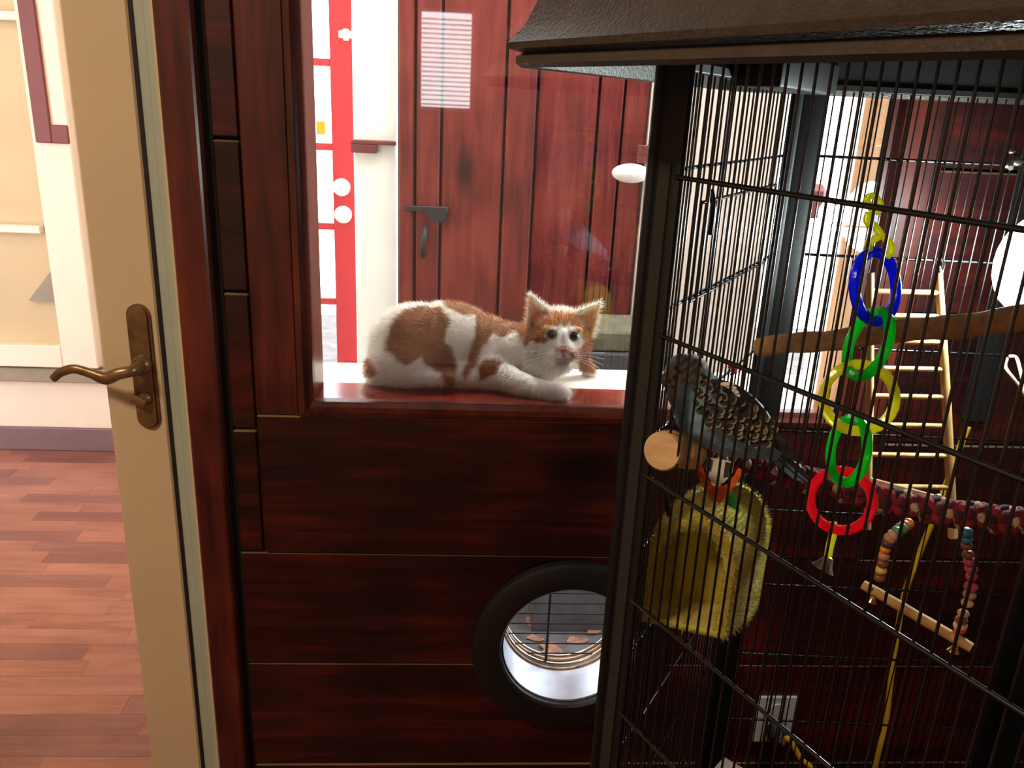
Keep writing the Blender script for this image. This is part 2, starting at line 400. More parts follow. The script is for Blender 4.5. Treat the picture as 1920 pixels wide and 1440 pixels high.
# an upright batten on the right part of the wall
b = B(); box(b, 0.80, 0.83, D-0.018, D, 0.95, CE, bev=0.002); obj('batten', b, M['dark'], wf)

# window: mitred moulding, sill, reveals, glass
w1 = thing('window_1', ((WXL+WXR)/2, D, WZ0), 'large fixed window with a mahogany moulding and deep sill', kind='structure')
def mitred(x0, x1, z0, z1, wdt, yb, yf, ya, mat, parent, name):
    """four bars with mitred corners and a sloping inner face: outer edge at yb..yf, inner edge at ya"""
    outer = [(x0-wdt, z0-wdt), (x1+wdt, z0-wdt), (x1+wdt, z1+wdt), (x0-wdt, z1+wdt)]; inner = [(x0, z0), (x1, z0), (x1, z1), (x0, z1)]
    for i in range(4):
        j = (i+1) % 4; b = B()
        sec = [(0, yb), (0, yf), (0.45, yf-0.004), (0.62, ya-0.002), (1, ya), (1, yb)]
        ra = [b.verts.new((outer[i][0]+(inner[i][0]-outer[i][0])*t, y, outer[i][1]+(inner[i][1]-outer[i][1])*t)) for t, y in sec]
        rb = [b.verts.new((outer[j][0]+(inner[j][0]-outer[j][0])*t, y, outer[j][1]+(inner[j][1]-outer[j][1])*t)) for t, y in sec]
        for k in range(len(sec)): b.faces.new((ra[k], ra[(k+1) % len(sec)], rb[(k+1) % len(sec)], rb[k]))
        b.faces.new(ra); b.faces.new(rb[::-1])
        obj(name, b, mat, parent)
mitred(WXL, WXR, WZ0, WZ1, 0.021, D+0.02, D-0.008, D+0.003, M['mahog_v'], w1, 'moulding')
SB = 1.295; SE = 1.405
bx('sill', M['sillwood'], w1, WXL, WXR, D+0.009, SB, WZ0-0.03, WZ0, bev=0.002)
bx('outer_sill', M['white'], w1, WXL-0.03, WXR+0.03, SB, SE, WZ0-0.03, WZ0-0.001, bev=0.002)
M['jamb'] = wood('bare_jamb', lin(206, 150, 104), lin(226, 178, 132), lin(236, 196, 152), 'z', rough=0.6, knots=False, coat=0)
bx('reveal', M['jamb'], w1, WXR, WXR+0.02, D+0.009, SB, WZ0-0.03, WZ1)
bx('reveal', M['mahog_v'], w1, WXL-0.02, WXL, D+0.009, SB, WZ0-0.03, WZ1)
bx('head', M['mahog_v'], w1, WXL-0.02, WXR+0.02, D+0.009, SB, WZ1, WZ1+0.02)
bx('pane', M['glass'], w1, WXL, WXR, YG, YG+0.0025, WZ0, WZ1)

# ------------------------------------------------------------------ pet port through the wall
pt = thing('pet_port', (PX, D, PZ-PRO), 'round black pet port with a wire grille, low in the boarded wall', 'pet port')
c = Vector((PX, 0, PZ)); Yx = Vector((0, 1, 0))
b = B(); prof = [(PRI, 0.0), (PRI, -0.010), (PRI+0.004, -0.014), (PRO-0.010, -0.016), (PRO-0.002, -0.012), (PRO, -0.004), (PRO, 0.0), (PRI, 0.0)]
lathe(b, prof, (PX, D-0.004, PZ), Yx, 64, cap=False); obj('flange', b, M['blackpl'], pt, 35)
b = B(); lathe(b, [(PRI, -0.004), (PRI, 0.095), (PRI-0.003, 0.095), (PRI-0.003, -0.004)], (PX, D, PZ), Yx, 64, cap=False); obj('liner', b, M['zinc'], pt, 40)
for i, (yy, rr, mm) in enumerate([(0.078, 0.003, 'rusty'), (0.090, 0.0042, 'steel'), (0.102, 0.003, 'rusty'), (0.112, 0.003, 'steel')]):
    b = B(); torus(b, (PX, D+yy, PZ), Yx, PRI-0.004-0.001*i, rr, 64, 8); obj('retaining_ring', b, M[mm], pt, 60)
GY = D+0.092
b = B(); tube(b, [(PX-0.025, GY, PZ-PRI+0.004), (PX-0.025, GY, PZ+PRI-0.004)], 0.0028, 8); obj('grille_upright', b, M['blackpl'], pt, 60)
for k in range(9):
    z = PZ-0.088+k*0.0215; hw = math.sqrt(max(1e-4, (PRI-0.004)**2-(z-PZ)**2))
    b = B(); tube(b, [(PX-hw, GY, z), (PX+hw, GY, z)], 0.0013, 6); obj('grille_wire', b, M['blackpl'], pt, 60)

# ------------------------------------------------------------------ door on the left
YD = D+0.006
dr = thing('door_1', (-0.85, YD, 0), 'cream glazed door with a brass lever handle', kind='structure')
SX0, SX1 = -0.530, -0.4445
DXL = -1.25
bx('stile', M['doorcream'], dr, SX0, SX1, YD, YD+0.045, 0.0, 2.1, bev=0.003)
bx('stile', M['doorcream'], dr, DXL, DXL+0.09, YD, YD+0.045, 0.0, 2.1, bev=0.003)
bx('rail', M['doorcream'], dr, DXL+0.09, SX0, YD, YD+0.045, 0.0, 0.16, bev=0.003)
bx('rail', M['doorcream'], dr, DXL+0.09, SX0, YD, YD+0.045, 2.0, 2.1, bev=0.003)
bx('pane', M['glass2'], dr, DXL+0.09, SX0, YD+0.02, YD+0.024, 0.16, 2.0)
bx('gasket', M['rubber'], dr, SX1, SX1+0.0055, YD+0.002, YD+0.04, 0.0, 2.1)
# door frame: pale strip and lighter strip with a groove
b = B(); fx = SX1+0.0055
for x0, x1, yf in ((fx, fx+0.0125, YD+0.004), (fx+0.0125, fx+0.0145, YD+0.009), (fx+0.0145, fx+0.026, YD-0.001)):
    box(b, x0, x1, yf, YD+0.06, 0, 2.13)
obj('door_frame', b, M['framewhite'], dr)
bx('door_frame', M['doorcream'], dr, fx+0.026, fx+0.0345, YD-0.008, YD+0.06, 0, 2.13, bev=0.001)
bx('door_frame', M['framewhite'], dr, DXL-0.04, fx, YD-0.001, YD+0.06, 2.1, 2.14)
bx('door_frame', M['framewhite'], dr, DXL-0.04, DXL, YD-0.001, YD+0.06, 0, 2.1)
b = B(); box(b, fx+0.0345, DX-0.012, D-0.020, D+0.06, 0, 2.2, bev=0.003)
o = ST('trim_1', b, M['mahog_v']); o['label'] = 'upright mahogany casing between the cream door and the boards'
b = B(); box(b, DX-0.012, DX, D+0.002, D+0.02, 0, 2.2); o = ST('trim_2', b, M['dark']); o['label'] = 'dark shadow gap strip beside the upright casing'
# wall above and left of the door
b = B(); box(b, -2.2, DXL-0.04, D, D+0.09, 0, CE); box(b, DXL-0.04, DX-0.012, D+0.002, D+0.09, 2.2, CE); ST('wall_door_side', b, M['creamwall'])

hn = dr
# handle set
hp = at(270, 685, YD)
b = B()
top, bot = at(262, 590, YD), at(281, 782, YD)
hx = hp.x; r = 0.0168
poly = []
for k in range(13): a = math.pi*k/12; poly.append(Vector((hx+r*math.cos(a), YD-0.004, top.z+r*math.sin(a))))
for k in range(13): a = math.pi+math.pi*k/12; poly.append(Vector((hx+r*math.cos(a), YD-0.004, bot.z+r*math.sin(a))))
prism(b, poly, (0, 0.0045, 0)); hs = obj('handle_plate', b, M['brass'], dr, 30)
b = B(); r2 = r*0.8; poly = []
for k in range(13): a = math.pi*k/12; poly.append(Vector((hx+r2*math.cos(a), YD-0.008, top.z+r2*math.sin(a))))
for k in range(13): a = math.pi+math.pi*k/12; poly.append(Vector((hx+r2*math.cos(a), YD-0.008, bot.z+r2*math.sin(a))))
prism(b, poly, (0, 0.0045, 0)); obj('plate_face', b, M['brass'], hs, 30)
hz = hp.z+0.004
lever = [Vector((hx, YD-0.006, hz)), Vector((hx, YD-0.03, hz)), Vector((hx-0.004, YD-0.042, hz)), Vector((hx-0.02, YD-0.046, hz-0.003)), Vector((hx-0.038, YD-0.046, hz-0.010)),
         Vector((hx-0.058, YD-0.046, hz-0.003)), Vector((hx-0.08, YD-0.046, hz+0.003)), Vector((hx-0.10, YD-0.045, hz-0.003)), Vector((hx-0.113, YD-0.042, hz-0.014))]
rs = [0.0105, 0.0095, 0.0085, 0.0090, 0.0098, 0.0072, 0.0070, 0.0066, 0.0058]
sp = smooth_path(lever, 48); n = len(sp)
rr = [np.interp(i/(n-1), np.linspace(0, 1, len(rs)), rs) for i in range(n)]
b = B(); tube(b, sp, [float(x) for x in rr], 14, flat=0.8); obj('lever', b, M['brass'], hs, 60)
b = B(); lathe(b, [(0.015, 0), (0.014, 0.006), (0.011, 0.010)], (hx, YD-0.008, hz), (0, -1, 0), 24); obj('rosette', b, M['brass'], hs, 40)
tz = at(277, 742, YD).z
b = B(); lathe(b, [(0.010, 0), (0.0095, 0.004), (0.006, 0.008)], (hx+0.001, YD-0.008, tz), (0, -1, 0), 20); obox(b, (hx-0.006, YD-0.02, tz-0.001), (1, 0, -0.5), (0, 1, 0), (0.5, 0, 1), 0.011, 0.004, 0.0065, bev=0.002); obj('thumb_turn', b, M['brass'], hs, 40)

# ------------------------------------------------------------------ the room behind the door
LY = 3.30
fz = at(150, 840, LY).z
FZ = 0.0
LY = 1.4/((1.4-at(150, 842, 1.0).z))      # far wall stands where the floor line shows
DGX0, DGX1 = -0.40, -1.24                 # the angled wall between this room and the sunroom
def dgx(y): return DGX0+(DGX1-DGX0)*(y-1.29)/(LY-1.29)
b = B(); box(b, -4.2, DGX1, LY, LY+0.1, 0, CE); ST('wall_far', b, plain('far_wall_paint', lin(222, 204, 186), 0.55, var=0.03, scale=6))
b = B(); box(b, -4.25, -4.2, D, LY+0.1, 0, CE); ST('wall_far_left', b, M['white'])
b = B(); prism(b, [Vector((DGX0, 1.29, -0.2)), Vector((DGX0-0.05, 1.29, -0.2)), Vector((DGX1-0.05, LY, -0.2)), Vector((DGX1, LY+0.1, -0.2))], (0, 0, CE+0.2)); ST('wall_far_right', b, M['white'])
b = B(); prism(b, [Vector((-4.2, 1.3, CE)), Vector((DGX0, 1.3, CE)), Vector((DGX1, LY+0.1, CE)), Vector((-4.2, LY+0.1, CE))], (0, 0, 0.05)); ST('ceiling_far', b, M['white'])
M['plank'] = wood('laminate_plank', lin(132, 78, 64), lin(156, 98, 82), lin(172, 114, 98), 'x', rough=0.32, knots=False, coat=0.15, gs=0.8)
M['plank2'] = wood('darker_laminate_plank', lin(112, 66, 58), lin(130, 80, 72), lin(148, 94, 84), 'x', rough=0.32, knots=False, coat=0.15, gs=0.8)
fl = B(); prism(fl, [Vector((-4.2, 1.29, -0.05)), Vector((DGX0-0.045, 1.29, -0.05)), Vector((DGX1-0.045, LY, -0.05)), Vector((-4.2, LY, -0.05))], (0, 0, 0.044)); fo = ST('floor_far', fl, M['redtrim']); fo['label'] = 'reddish laminate plank floor beyond the glazed door'
WL['floor_far'] = Vector((0, 0, 0))
y = D+0.1; row = 0; src = {}
while y < LY-0.001:
    h = min(0.066, LY-y); x = -0.41 - RND.uniform(0, 0.35)*0; off = RND.uniform(0.1, 0.5); first = True
    x = dgx(y+h)-0.05
    while x > -2.3:
        L = off if first else RND.choice([0.36, 0.48, 0.6]); first = False
        L = min(L, x+2.35)
        if L < 0.02: break
        b = B(); box(b, x-L+0.0002, x-0.0002, y+0.0002, y+h-0.0002, -0.006, RND.uniform(-0.0002, 0), bev=0.0003)
        obj('plank', b, M['plank'] if RND.random() < 0.68 else M['plank2'], fo)
        x -= L
    y += h; row += 1
# skirting, white dado, grey dado rail
def zl(py, px=100, Y=None): return at(px, py, Y or LY).z
M['farwhite'] = plain('far_room_white_paint', lin(226, 208, 190), 0.5, var=0.03, scale=8)
M['skirt'] = plain('purple_grey_skirting', lin(112, 84, 88), 0.5, var=0.08)
M['rail'] = plain('grey_rail_paint', lin(136, 122, 104), 0.5, var=0.08)
b = B(); box(b, -4.2, DGX1-0.04, LY-0.02, LY, 0, zl(800), bev=0.003); o = ST('baseboard_far', b, M['skirt']); o['label'] = 'purple-grey skirting board of the room behind the door'
b = B(); box(b, -4.2, DGX1-0.04, LY-0.035, LY, zl(712), zl(686), bev=0.004); o = ST('trim_3', b, M['rail']); o['label'] = 'grey dado rail on the white far wall'
# alcove cupboard with white casing, red-brown trim, shelves
al = thing('wall_alcove', (-1.6, LY, zl(680)), 'lit cream wall alcove with white casing and shelves behind the glazed door', 'alcove')
aR = at(112, 640, LY-0.05).x; cR = at(178, 640, LY-0.05).x; aL = -2.6; az0 = zl(642); az1 = 2.3
M['alcove'] = plain('warm_cream_alcove', lin(190, 166, 128), 0.6, var=0.06, scale=5)
bx('casing', M['farwhite'], al, aR, cR, LY-0.05, LY, zl(682), az1, bev=0.004)
bx('casing', M['farwhite'], al, aL, aR, LY-0.05, LY, zl(682), az0, bev=0.004)
bx('back_panel', M['alcove'], al, aL, aR, LY-0.008, LY, az0, az1)
for py in (425, 30): 
    zc = zl(py, 50); bx('shelf', M['farwhite'], al, aL, aR-(0.0 if py == 30 else 0.02), LY-0.042, LY-0.008, zc-0.018, zc+0.01, bev=0.003)
b = B(); p0, p1, p2 = at(112, 490, LY-0.012), at(112, 562, LY-0.012), at(58, 562, LY-0.012)
prism(b, [p0, p1, p2], (0, -0.02, 0)); obj('shadow_wedge', b, M['rail'], al)  # the triangular shadow in the alcove, modelled as a grey wedge
tR0, tR1 = at(38, 0, LY-0.06).x, at(70, 0, LY-0.06).x
z_l = zl(266, 90); z_u = zl(232, 90)
b = B(); box(b, tR0-0.012, tR1-0.012, LY-0.062, LY-0.008, z_l, 2.3, bev=0.003); obj('red_trim', b, M['redtrim'], al)
b = B(); box(b, tR1-0.012, cR, LY-0.062, LY-0.05, z_l, z_u, bev=0.003); obj('red_trim', b, M['redtrim'], al)
ceiling_lamp((-1.15, 2.2, CE), 'round white ceiling lamp of the room behind the glazed door', 9, (1.0, 0.80, 0.54), 0.16)

# ------------------------------------------------------------------ the sunroom beyond the window
SY = 2.45
b = B(); prism(b, [Vector((DGX0, 1.29, -0.2)), Vector((4, 1.29, -0.2)), Vector((4, 6, -0.2)), Vector((-3, 6, -0.2)), Vector((-3, LY+0.1, -0.2)), Vector((DGX1, LY+0.1, -0.2))], (0, 0, 0.05)); ST('floor_sunroom', b, M['concrete'])
b = B(); box(b, -0.45, 2.4, D+0.09, 1.55, 2.18, 2.26); o = ST('sun_blocker', b, M['white']); o['label'] = 'unseen sun-blocking slab added above the outside of the window'  # added out of view, sized to keep direct sun out of the room
def xr(px, py, Y): return at(px, py, Y).x
# red glazed door
DY = 2.75
d2 = thing('door_2', (xr(600, 300, DY), DY, -0.15), 'bright red glazed door with two round knobs in the sunroom', kind='structure')
rx0, rx1 = xr(623, 300, DY), xr(668, 300, DY)
lx0 = rx0-0.62
bx('stile', M['redpaint'], d2, rx0, rx1, DY, DY+0.04, -0.15, 2.3, bev=0.002)
bx('stile', M['redpaint'], d2, lx0-0.09, lx0, DY, DY+0.04, -0.15, 2.3, bev=0.002)
mz = [at(600, q, DY).z for q in (116, 281, 426, 566)]
step = (mz[0]-mz[-1])/3
mz = [mz[-1]+step*k for k in range(-2, 8)]
mz = [z for z in mz if z < 2.15]
for z in mz: bx('muntin', M['redpaint'], d2, lx0, rx0, DY+0.008, DY+0.03, z-0.011, z+0.011, bev=0.002)
bx('muntin', M['redpaint'], d2, (lx0+rx0)/2-0.011, (lx0+rx0)/2+0.011, DY+0.008, DY+0.03, mz[0], 2.2, bev=0.002)
bx('rail', M['redpaint'], d2, lx0, rx0, DY, DY+0.04, 2.2, 2.3); bx('rail', M['redpaint'], d2, lx0, rx0, DY, DY+0.04, -0.15, mz[0])
for i in range(len(mz)):
    z0, z1 = mz[i], (mz[i+1] if i+1 < len(mz) else 2.2)
    bx('pane', M['glass2'], d2, lx0, (lx0+rx0)/2, DY+0.018, DY+0.021, z0, z1); bx('pane', M['glass2'], d2, (lx0+rx0)/2, rx0, DY+0.018, DY+0.021, z0, z1)
M['knob'] = plain('white_knob', lin(250, 240, 226), 0.25, var=0.02)
for px, py in ((642, 350), (645, 401)):
    p = at(px, py, DY); b = B(); lathe(b, [(0.022, 0), (0.027, 0.008), (0.028, 0.02), (0.022, 0.032), (0.006, 0.036)], (p.x, DY-0.001, p.z), (0, -1, 0), 24)
    obj('door_knob' if py > 380 else 'deadbolt', b, M['knob'], d2, 50)
p = at(600, 240, DY); bx('sticker', M['cord'], d2, p.x-0.014, p.x+0.014, DY+0.014, DY+0.0175, p.z-0.02, p.z+0.02)
# boards behind the door frame edge: closing wall left of the door
# cream posts with red-brown brackets
PYY = 2.52
def post(pxl, pxr, pyr, label, yy=PYY, mat='cream'):
    x0, x1 = xr(pxl, pyr, yy), xr(pxr, pyr, yy)
    b = B(); box(b, x0, x1, yy, yy+0.10, -0.15, 2.6, bev=0.004); o = obj('timber_post', b, M[mat]); tag(o, label, 'post'); return x0, x1
qx0, qx1 = post(664, 743, 350, 'bright cream upright post between the red door and the plank wall')
p0, p1 = at(656, 262, PYY-0.04), at(742, 290, PYY-0.04)
br = thing('rail_bracket', (qx0, PYY, p1.z), 'brown-red bracket block fixed across the cream post beside the red door', 'bracket')
mid = at(705, 272, PYY-0.04)
b = B(); box(b, p0.x, p1.x, PYY-0.03, PYY, mid.z, p0.z, bev=0.002); obj('arm', b, M['redtrim'], br)
b = B(); box(b, p0.x, mid.x, PYY-0.03, PYY, p1.z, mid.z-0.0005, bev=0.002); obj('foot', b, M['redtrim'], br)
p0, p1 = at(633, 56, DY-0.03), at(664, 72, DY-0.03)
lt = thing('door_latch', (p0.x, DY-0.02, p1.z), 'small white latch bar at the top of the red door beside the post', 'latch')
b = B(); box(b, p0.x, p1.x+0.02, DY-0.02, DY-0.008, p1.z, p0.z, bev=0.003); obj('bar', b, M['knob'], lt)
b = B(); box(b, p0.x+0.012, p0.x+0.03, DY-0.0075, DY, p1.z-0.006, p0.z+0.006, bev=0.002); obj('keeper', b, M['knob'], lt)
# plank wall
pw = thing('plank_wall', (xr(960, 300, SY), SY, -0.15), 'wall of upright red-stained planks in the sunroom behind the cat', kind='structure')
edges = [745, 778, 826, 942, 1000, 1112, 1158, 1204]
xs = [xr(e, 350, SY) for e in edges]
bx('backing', M['dark'], pw, xs[0], xs[-1], SY+0.022, SY+0.05, -0.15, 2.6)
for i in range(len(xs)-1):
    b = B(); box(b, xs[i]+0.004, xs[i+1]-0.004, SY-0.002*(i % 2), SY+0.02, -0.15, 2.6, bev=0.004); obj('plank', b, M['redwood'], pw)
# iron thumb latch on the planks
p = at(795, 392, SY-0.01); q0, q1 = at(760, 388, SY-0.01), at(840, 400, SY-0.01)
il = thing('thumb_latch', (p.x, SY, p.z-0.12), 'black iron thumb latch on the red planks', 'latch')
bx('bar', M['iron'], il, q0.x, q1.x, SY-0.012, SY-0.003, p.z-0.008, p.z+0.008, bev=0.002)
b = B(); poly = [Vector((q0.x+0.055, SY-0.018, p.z-0.006)), Vector((q1.x, SY-0.018, p.z-0.006)), Vector((q1.x-0.01, SY-0.018, p.z-0.034)), Vector((q1.x-0.04, SY-0.018, p.z-0.038))]
prism(b, poly, (0, 0.014, 0)); obj('catch', b, M['iron'], il)
h0, h1 = at(797, 425, SY), at(793, 480, SY)
b = B(); tube(b, smooth_path([(h0.x, SY-0.004, h0.z), (h0.x, SY-0.03, h0.z-0.02), (h1.x, SY-0.032, h1.z+0.03), (h1.x, SY-0.004, h1.z)], 16), 0.008, 8); obj('grip', b, M['iron'], il, 60)
# cream wall to the right of the planks, its bracket and a white rounded light
cw0, cw1 = xs[-1]+0.002, xr(1452, 350, SY)
b = B(); box(b, cw0, cw1, SY-0.01, SY+0.08, -0.15, 2.6, bev=0.004); o = ST('wall_sunroom_right', b, M['creamwall'])
p0, p1 = at(1196, 272, SY-0.03), at(1222, 306, SY-0.03)
b = B(); box(b, p0.x, p1.x+0.04, SY-0.04, SY-0.0105, p1.z, p0.z, bev=0.002); o = obj('rail_bracket', b, M['redtrim']); tag(o, 'brown-red bracket block on the cream wall beside the cage post', 'bracket')
p = at(1183, 325, SY-0.06)
wlg = thing('wall_light', (p.x, SY, p.z-0.03), 'white rounded wall light peeping out beside the cage post', 'wall light')
b = B(); ell(b, p, (0.055, 0.035, 0.027)); obj('cover', b, M['knob'], wlg, 180)
b = B(); box(b, p.x+0.02, p.x+0.05, p.y, SY-0.011, p.z-0.018, p.z+0.018, bev=0.003); obj('arm', b, M['knob'], wlg)
# second post, far right, with a bracket that shows between the bars
post(1560, 1640, 500, 'pale post at the far right of the sunroom behind the cage bars', 2.9, 'cream')
p0, p1 = at(1500, 345, 2.6), at(1548, 412, 2.6)
b = B(); box(b, p0.x, p1.x, 2.6, 2.7, p1.z, p0.z, bev=0.02); o = obj('bracket_block', b, M['redtrim'])  # reddish block for that bracket, hung from a rod
tag(o, 'reddish bracket block seen between the bars at the right of the window', 'brown_bracket')
b = B(); tube(b, [((p0.x+p1.x)/2, 2.65, p0.z-0.005), ((p0.x+p1.x)/2, 2.65, 2.6)], 0.003, 6); 
WL[o.name] = Vector((0, 0, 0)); obj('hanger', b, M['iron'], o)
b = B(); box(b, cw1-0.3, cw1+1.2, 2.6, 2.7, 2.6, 2.68); box(b, -1.2, cw1-0.3, SY, SY+0.1, 2.6, 2.68); ST('trim_4', b, M['cream'])
# weathered timbers behind the cat's head
TY = 2.15
z0, z1, z2 = at(1140, 697, TY).z, at(1140, 660, TY).z, at(1140, 622, TY).z
M['mossy'] = plain('mossy_weathered_timber', lin(96, 92, 70), 0.85, var=0.35, scale=16, bump=0.4)
M['greytim'] = plain('dark_grey_timber', lin(72, 68, 68), 0.85, var=0.3, scale=16, bump=0.4)
tx0, tx1 = xr(1030, 650, TY), xr(1260, 650, TY)
b = B(); box(b, tx0, tx1, TY, TY+0.2, z1, z2, bev=0.006); tag(obj('timber_beam', b, M['mossy']), 'mossy weathered timber beam, upper of two behind the cat', 'beam')
b = B(); box(b, tx0-0.05, tx1, TY-0.01, TY+0.19, z0-0.25, z1-0.001, bev=0.006); tag(obj('timber_beam', b, M['greytim']), 'dark grey timber beam, lower of two behind the cat', 'beam')
b = B(); box(b, tx0, tx1, TY+0.02, TY+0.18, -0.15, z0-0.251); tag(obj('timber_stand', b, M['greytim']), 'grey stand under the two timber beams', 'stand')
# dry leaves on the sunroom floor, seen through the pet port
M['leaf'] = plain('dry_leaf', lin(150, 104, 84), 0.8, var=0.4, scale=40)
lb = None
for i in range(16):
    px = 950+RND.random()*190; py = 1112+RND.random()*120
    d = at(px, py, 1.0)-CAM; t = (-0.15-CAM.z)/d.z; p = CAM+d*t
    if lb is None:
        b = B(); poly = [Vector((0.05*math.cos(a)*(1+0.25*math.sin(3*a)), 0.03*math.sin(a)*(1+0.3*math.cos(2*a+1)), 0.002)) for a in [k*math.pi/6 for k in range(12)]]
        prism(b, poly, (0, 0, 0.004))
        for v in b.verts: v.co.z += 6*v.co.y**2+3*v.co.x**2
        lb = obj('dry_leaf', b, M['leaf']); o = lb
    else: o = clone(lb, None)
    o.location = (p.x, p.y, -0.15); s = RND.uniform(0.35, 1.0); o.scale = (s, s, s); o.rotation_euler = (0, 0, RND.uniform(0, 6))
    tag(o, 'scrap of dry leaf litter on the concrete seen through the pet port', 'leaf', 'dry leaves beyond the pet port')

# ------------------------------------------------------------------ hexagonal bird cage
CA = 3.53; S6 = 0.472
P1 = Vector((0.149, 0.670, 0)); CC = P1 + hd(90+CA)*S6
HV = [CC + hd(273.5+60*k)*S6 for k in range(6)]      # 0 = near-left post, 1 = back-left, 2 back-right, 3 right, 4, 5 = nearest
ZB, ZT = 0.20, 1.46
cg = thing('bird_cage', (CC.x, CC.y, 0), 'tall black hexagonal wire bird cage with a brown-grey peaked roof', 'bird cage')
def V3(v, z): return Vector((v.x, v.y, z))
# roof
roof = None
prof = [(0.45, 1.66), (0.548, 1.49), (0.560, 1.462), (0.566, 1.445), (0.572, 1.4245), (0.580, 1.4235), (0.585, 1.4265), (0.585, 1.4315), (0.580, 1.4340), (0.590, 1.4365), (0.592, 1.4410), (0.588, 1.4445), (0.578, 1.4560), (0.568, 1.4760), (0.559, 1.5040), (0.545, 1.532), (0.42, 1.63), (0.30, 1.70), (0.16, 1.75)]
b = B(); rings = []
for R, z in prof: rings.append([b.verts.new(V3(CC+hd(273.5+60*k)*R, z)) for k in range(6)])
for i in range(len(rings)-1):
    for k in range(6): b.faces.new((rings[i][k], rings[i][(k+1) % 6], rings[i+1][(k+1) % 6], rings[i+1][k]))
b.faces.new(rings[-1])
roof = obj('roof', b, M['roof'], cg, 25)
b = B(); lathe(b, [(0.16, 0), (0.12, 0.03), (0.03, 0.05), (0.028, 0.08), (0.04, 0.10), (0.03, 0.13), (0.004, 0.15)], (CC.x, CC.y, 1.75), (0, 0, 1), 24); obj('finial', b, M['roof'], roof, 40)
# posts: a folded angle with a rounded nose
def post_bm(v, k):
    da = (HV[(k+1) % 6]-v).normalized(); db = (HV[(k-1) % 6]-v).normalized(); out = (v-CC).normalized()
    b = B(); w_, t_ = 0.034, 0.005
    for d in (da, db):
        nrm = Vector((0, 0, 1)).cross(d); nrm = nrm if nrm.dot(out) > 0 else -nrm
        c = v + d*(w_/2) ; obox(b, (c.x, c.y, (ZB+ZT)/2), d, nrm, (0, 0, 1), w_/2, t_/2, (ZT-ZB)/2, bev=0.001)
    tube(b, [V3(v+out*0.001, ZB), V3(v+out*0.001, ZT)], 0.0055, 10)
    return b
for k in range(6):
    po = obj('post', post_bm(HV[k], k), M['cage'], cg, 40)
    v = HV[k]; out = (v-CC).normalized()
    for d in ((HV[(k+1) % 6]-v).normalized(), (HV[(k-1) % 6]-v).normalized()):
        nrm = Vector((0, 0, 1)).cross(d); nrm = nrm if nrm.dot(out) > 0 else -nrm
        c = v+d*0.0175+nrm*0.003; b = B(); obox(b, (c.x, c.y, (ZB+1.36)/2), d, nrm, (0, 0, 1), 0.0070, 0.0015, (1.36-ZB)/2, bev=0.0005); obj('face_strip', b, M['strip'], po)
# rails top and bottom, tray and feet
for k in range(6):
    a, c = HV[k], HV[(k+1) % 6]; d = (c-a).normalized(); mid = (a+c)/2; nrm = Vector((0, 0, 1)).cross(d)
    b = B(); obox(b, (mid.x, mid.y, 1.455), d, nrm, (0, 0, 1), S6/2-0.036, 0.007, 0.016 if k > 2 else 0.019, bev=0.001); obj('top_rail', b, M['cage'], cg)
    if k < 3:
      b = B(); obox(b, (mid.x, mid.y, 1.4315), d, nrm, (0, 0, 1), S6/2-0.036, 0.010, 0.004, bev=0.001); obj('top_rail', b, M['cage'], cg)
    b = B(); obox(b, (mid.x, mid.y, ZB+0.02), d, nrm, (0, 0, 1), S6/2-0.036, 0.007, 0.02, bev=0.001); obj('bottom_rail', b, M['cage'], cg)
b = B(); r0 = [b.verts.new(V3(CC+hd(273.5+60*k)*0.46, 0.19)) for k in range(6)]; r1 = [b.verts.new(V3(CC+hd(273.5+60*k)*0.46, 0.205)) for k in range(6)]
b.faces.new(r0[::-1]); b.faces.new(r1)
for k in range(6): b.faces.new((r0[k], r0[(k+1) % 6], r1[(k+1) % 6], r1[k]))
obj('tray', b, M['cage'], cg)
for k in range(6):
    v = CC+hd(273.5+60*k)*0.45; b = B(); lathe(b, [(0.018, 0), (0.02, 0.02), (0.012, 0.05), (0.012, 0.19)], (v.x, v.y, 0.0), (0, 0, 1), 12); obj('foot', b, M['cage'], cg, 40)
# bars: one mesh shared by all
b = B(); tube(b, [(0, 0, ZB+0.03), (0, 0, 1.445)], 0.0011, 6); bar0 = obj('bar', b, M['cagewire'], cg, 60)
usedbar = False
for k in range(6):
    a, c = HV[k], HV[(k+1) % 6]
    NB = 24 if k == 0 else 34
    for i in range(NB):
        t = (0.036 + (S6-0.072)*(i+0.5)/NB)/S6
        p = a.lerp(c, t)
        if not usedbar: bar0.location = (p.x, p.y, 0); usedbar = True
        else: clone(bar0, cg, (p.x, p.y, 0))
# cross wires, just outside the bars
ZW = [1.350-0.1245*k for k in range(9)]
for k in range(6):
    a, c = HV[k], HV[(k+1) % 6]; d = (c-a).normalized(); n_ = ((a+c)/2-CC).normalized()
    for z in ZW:
        p, q = a+d*0.03+n_*0.0028, c-d*0.03+n_*0.0028
        b = B(); tube(b, [V3(p, z), V3(q, z)], 0.0019, 7); obj('cross_wire', b, M['cagewire'], cg, 60)
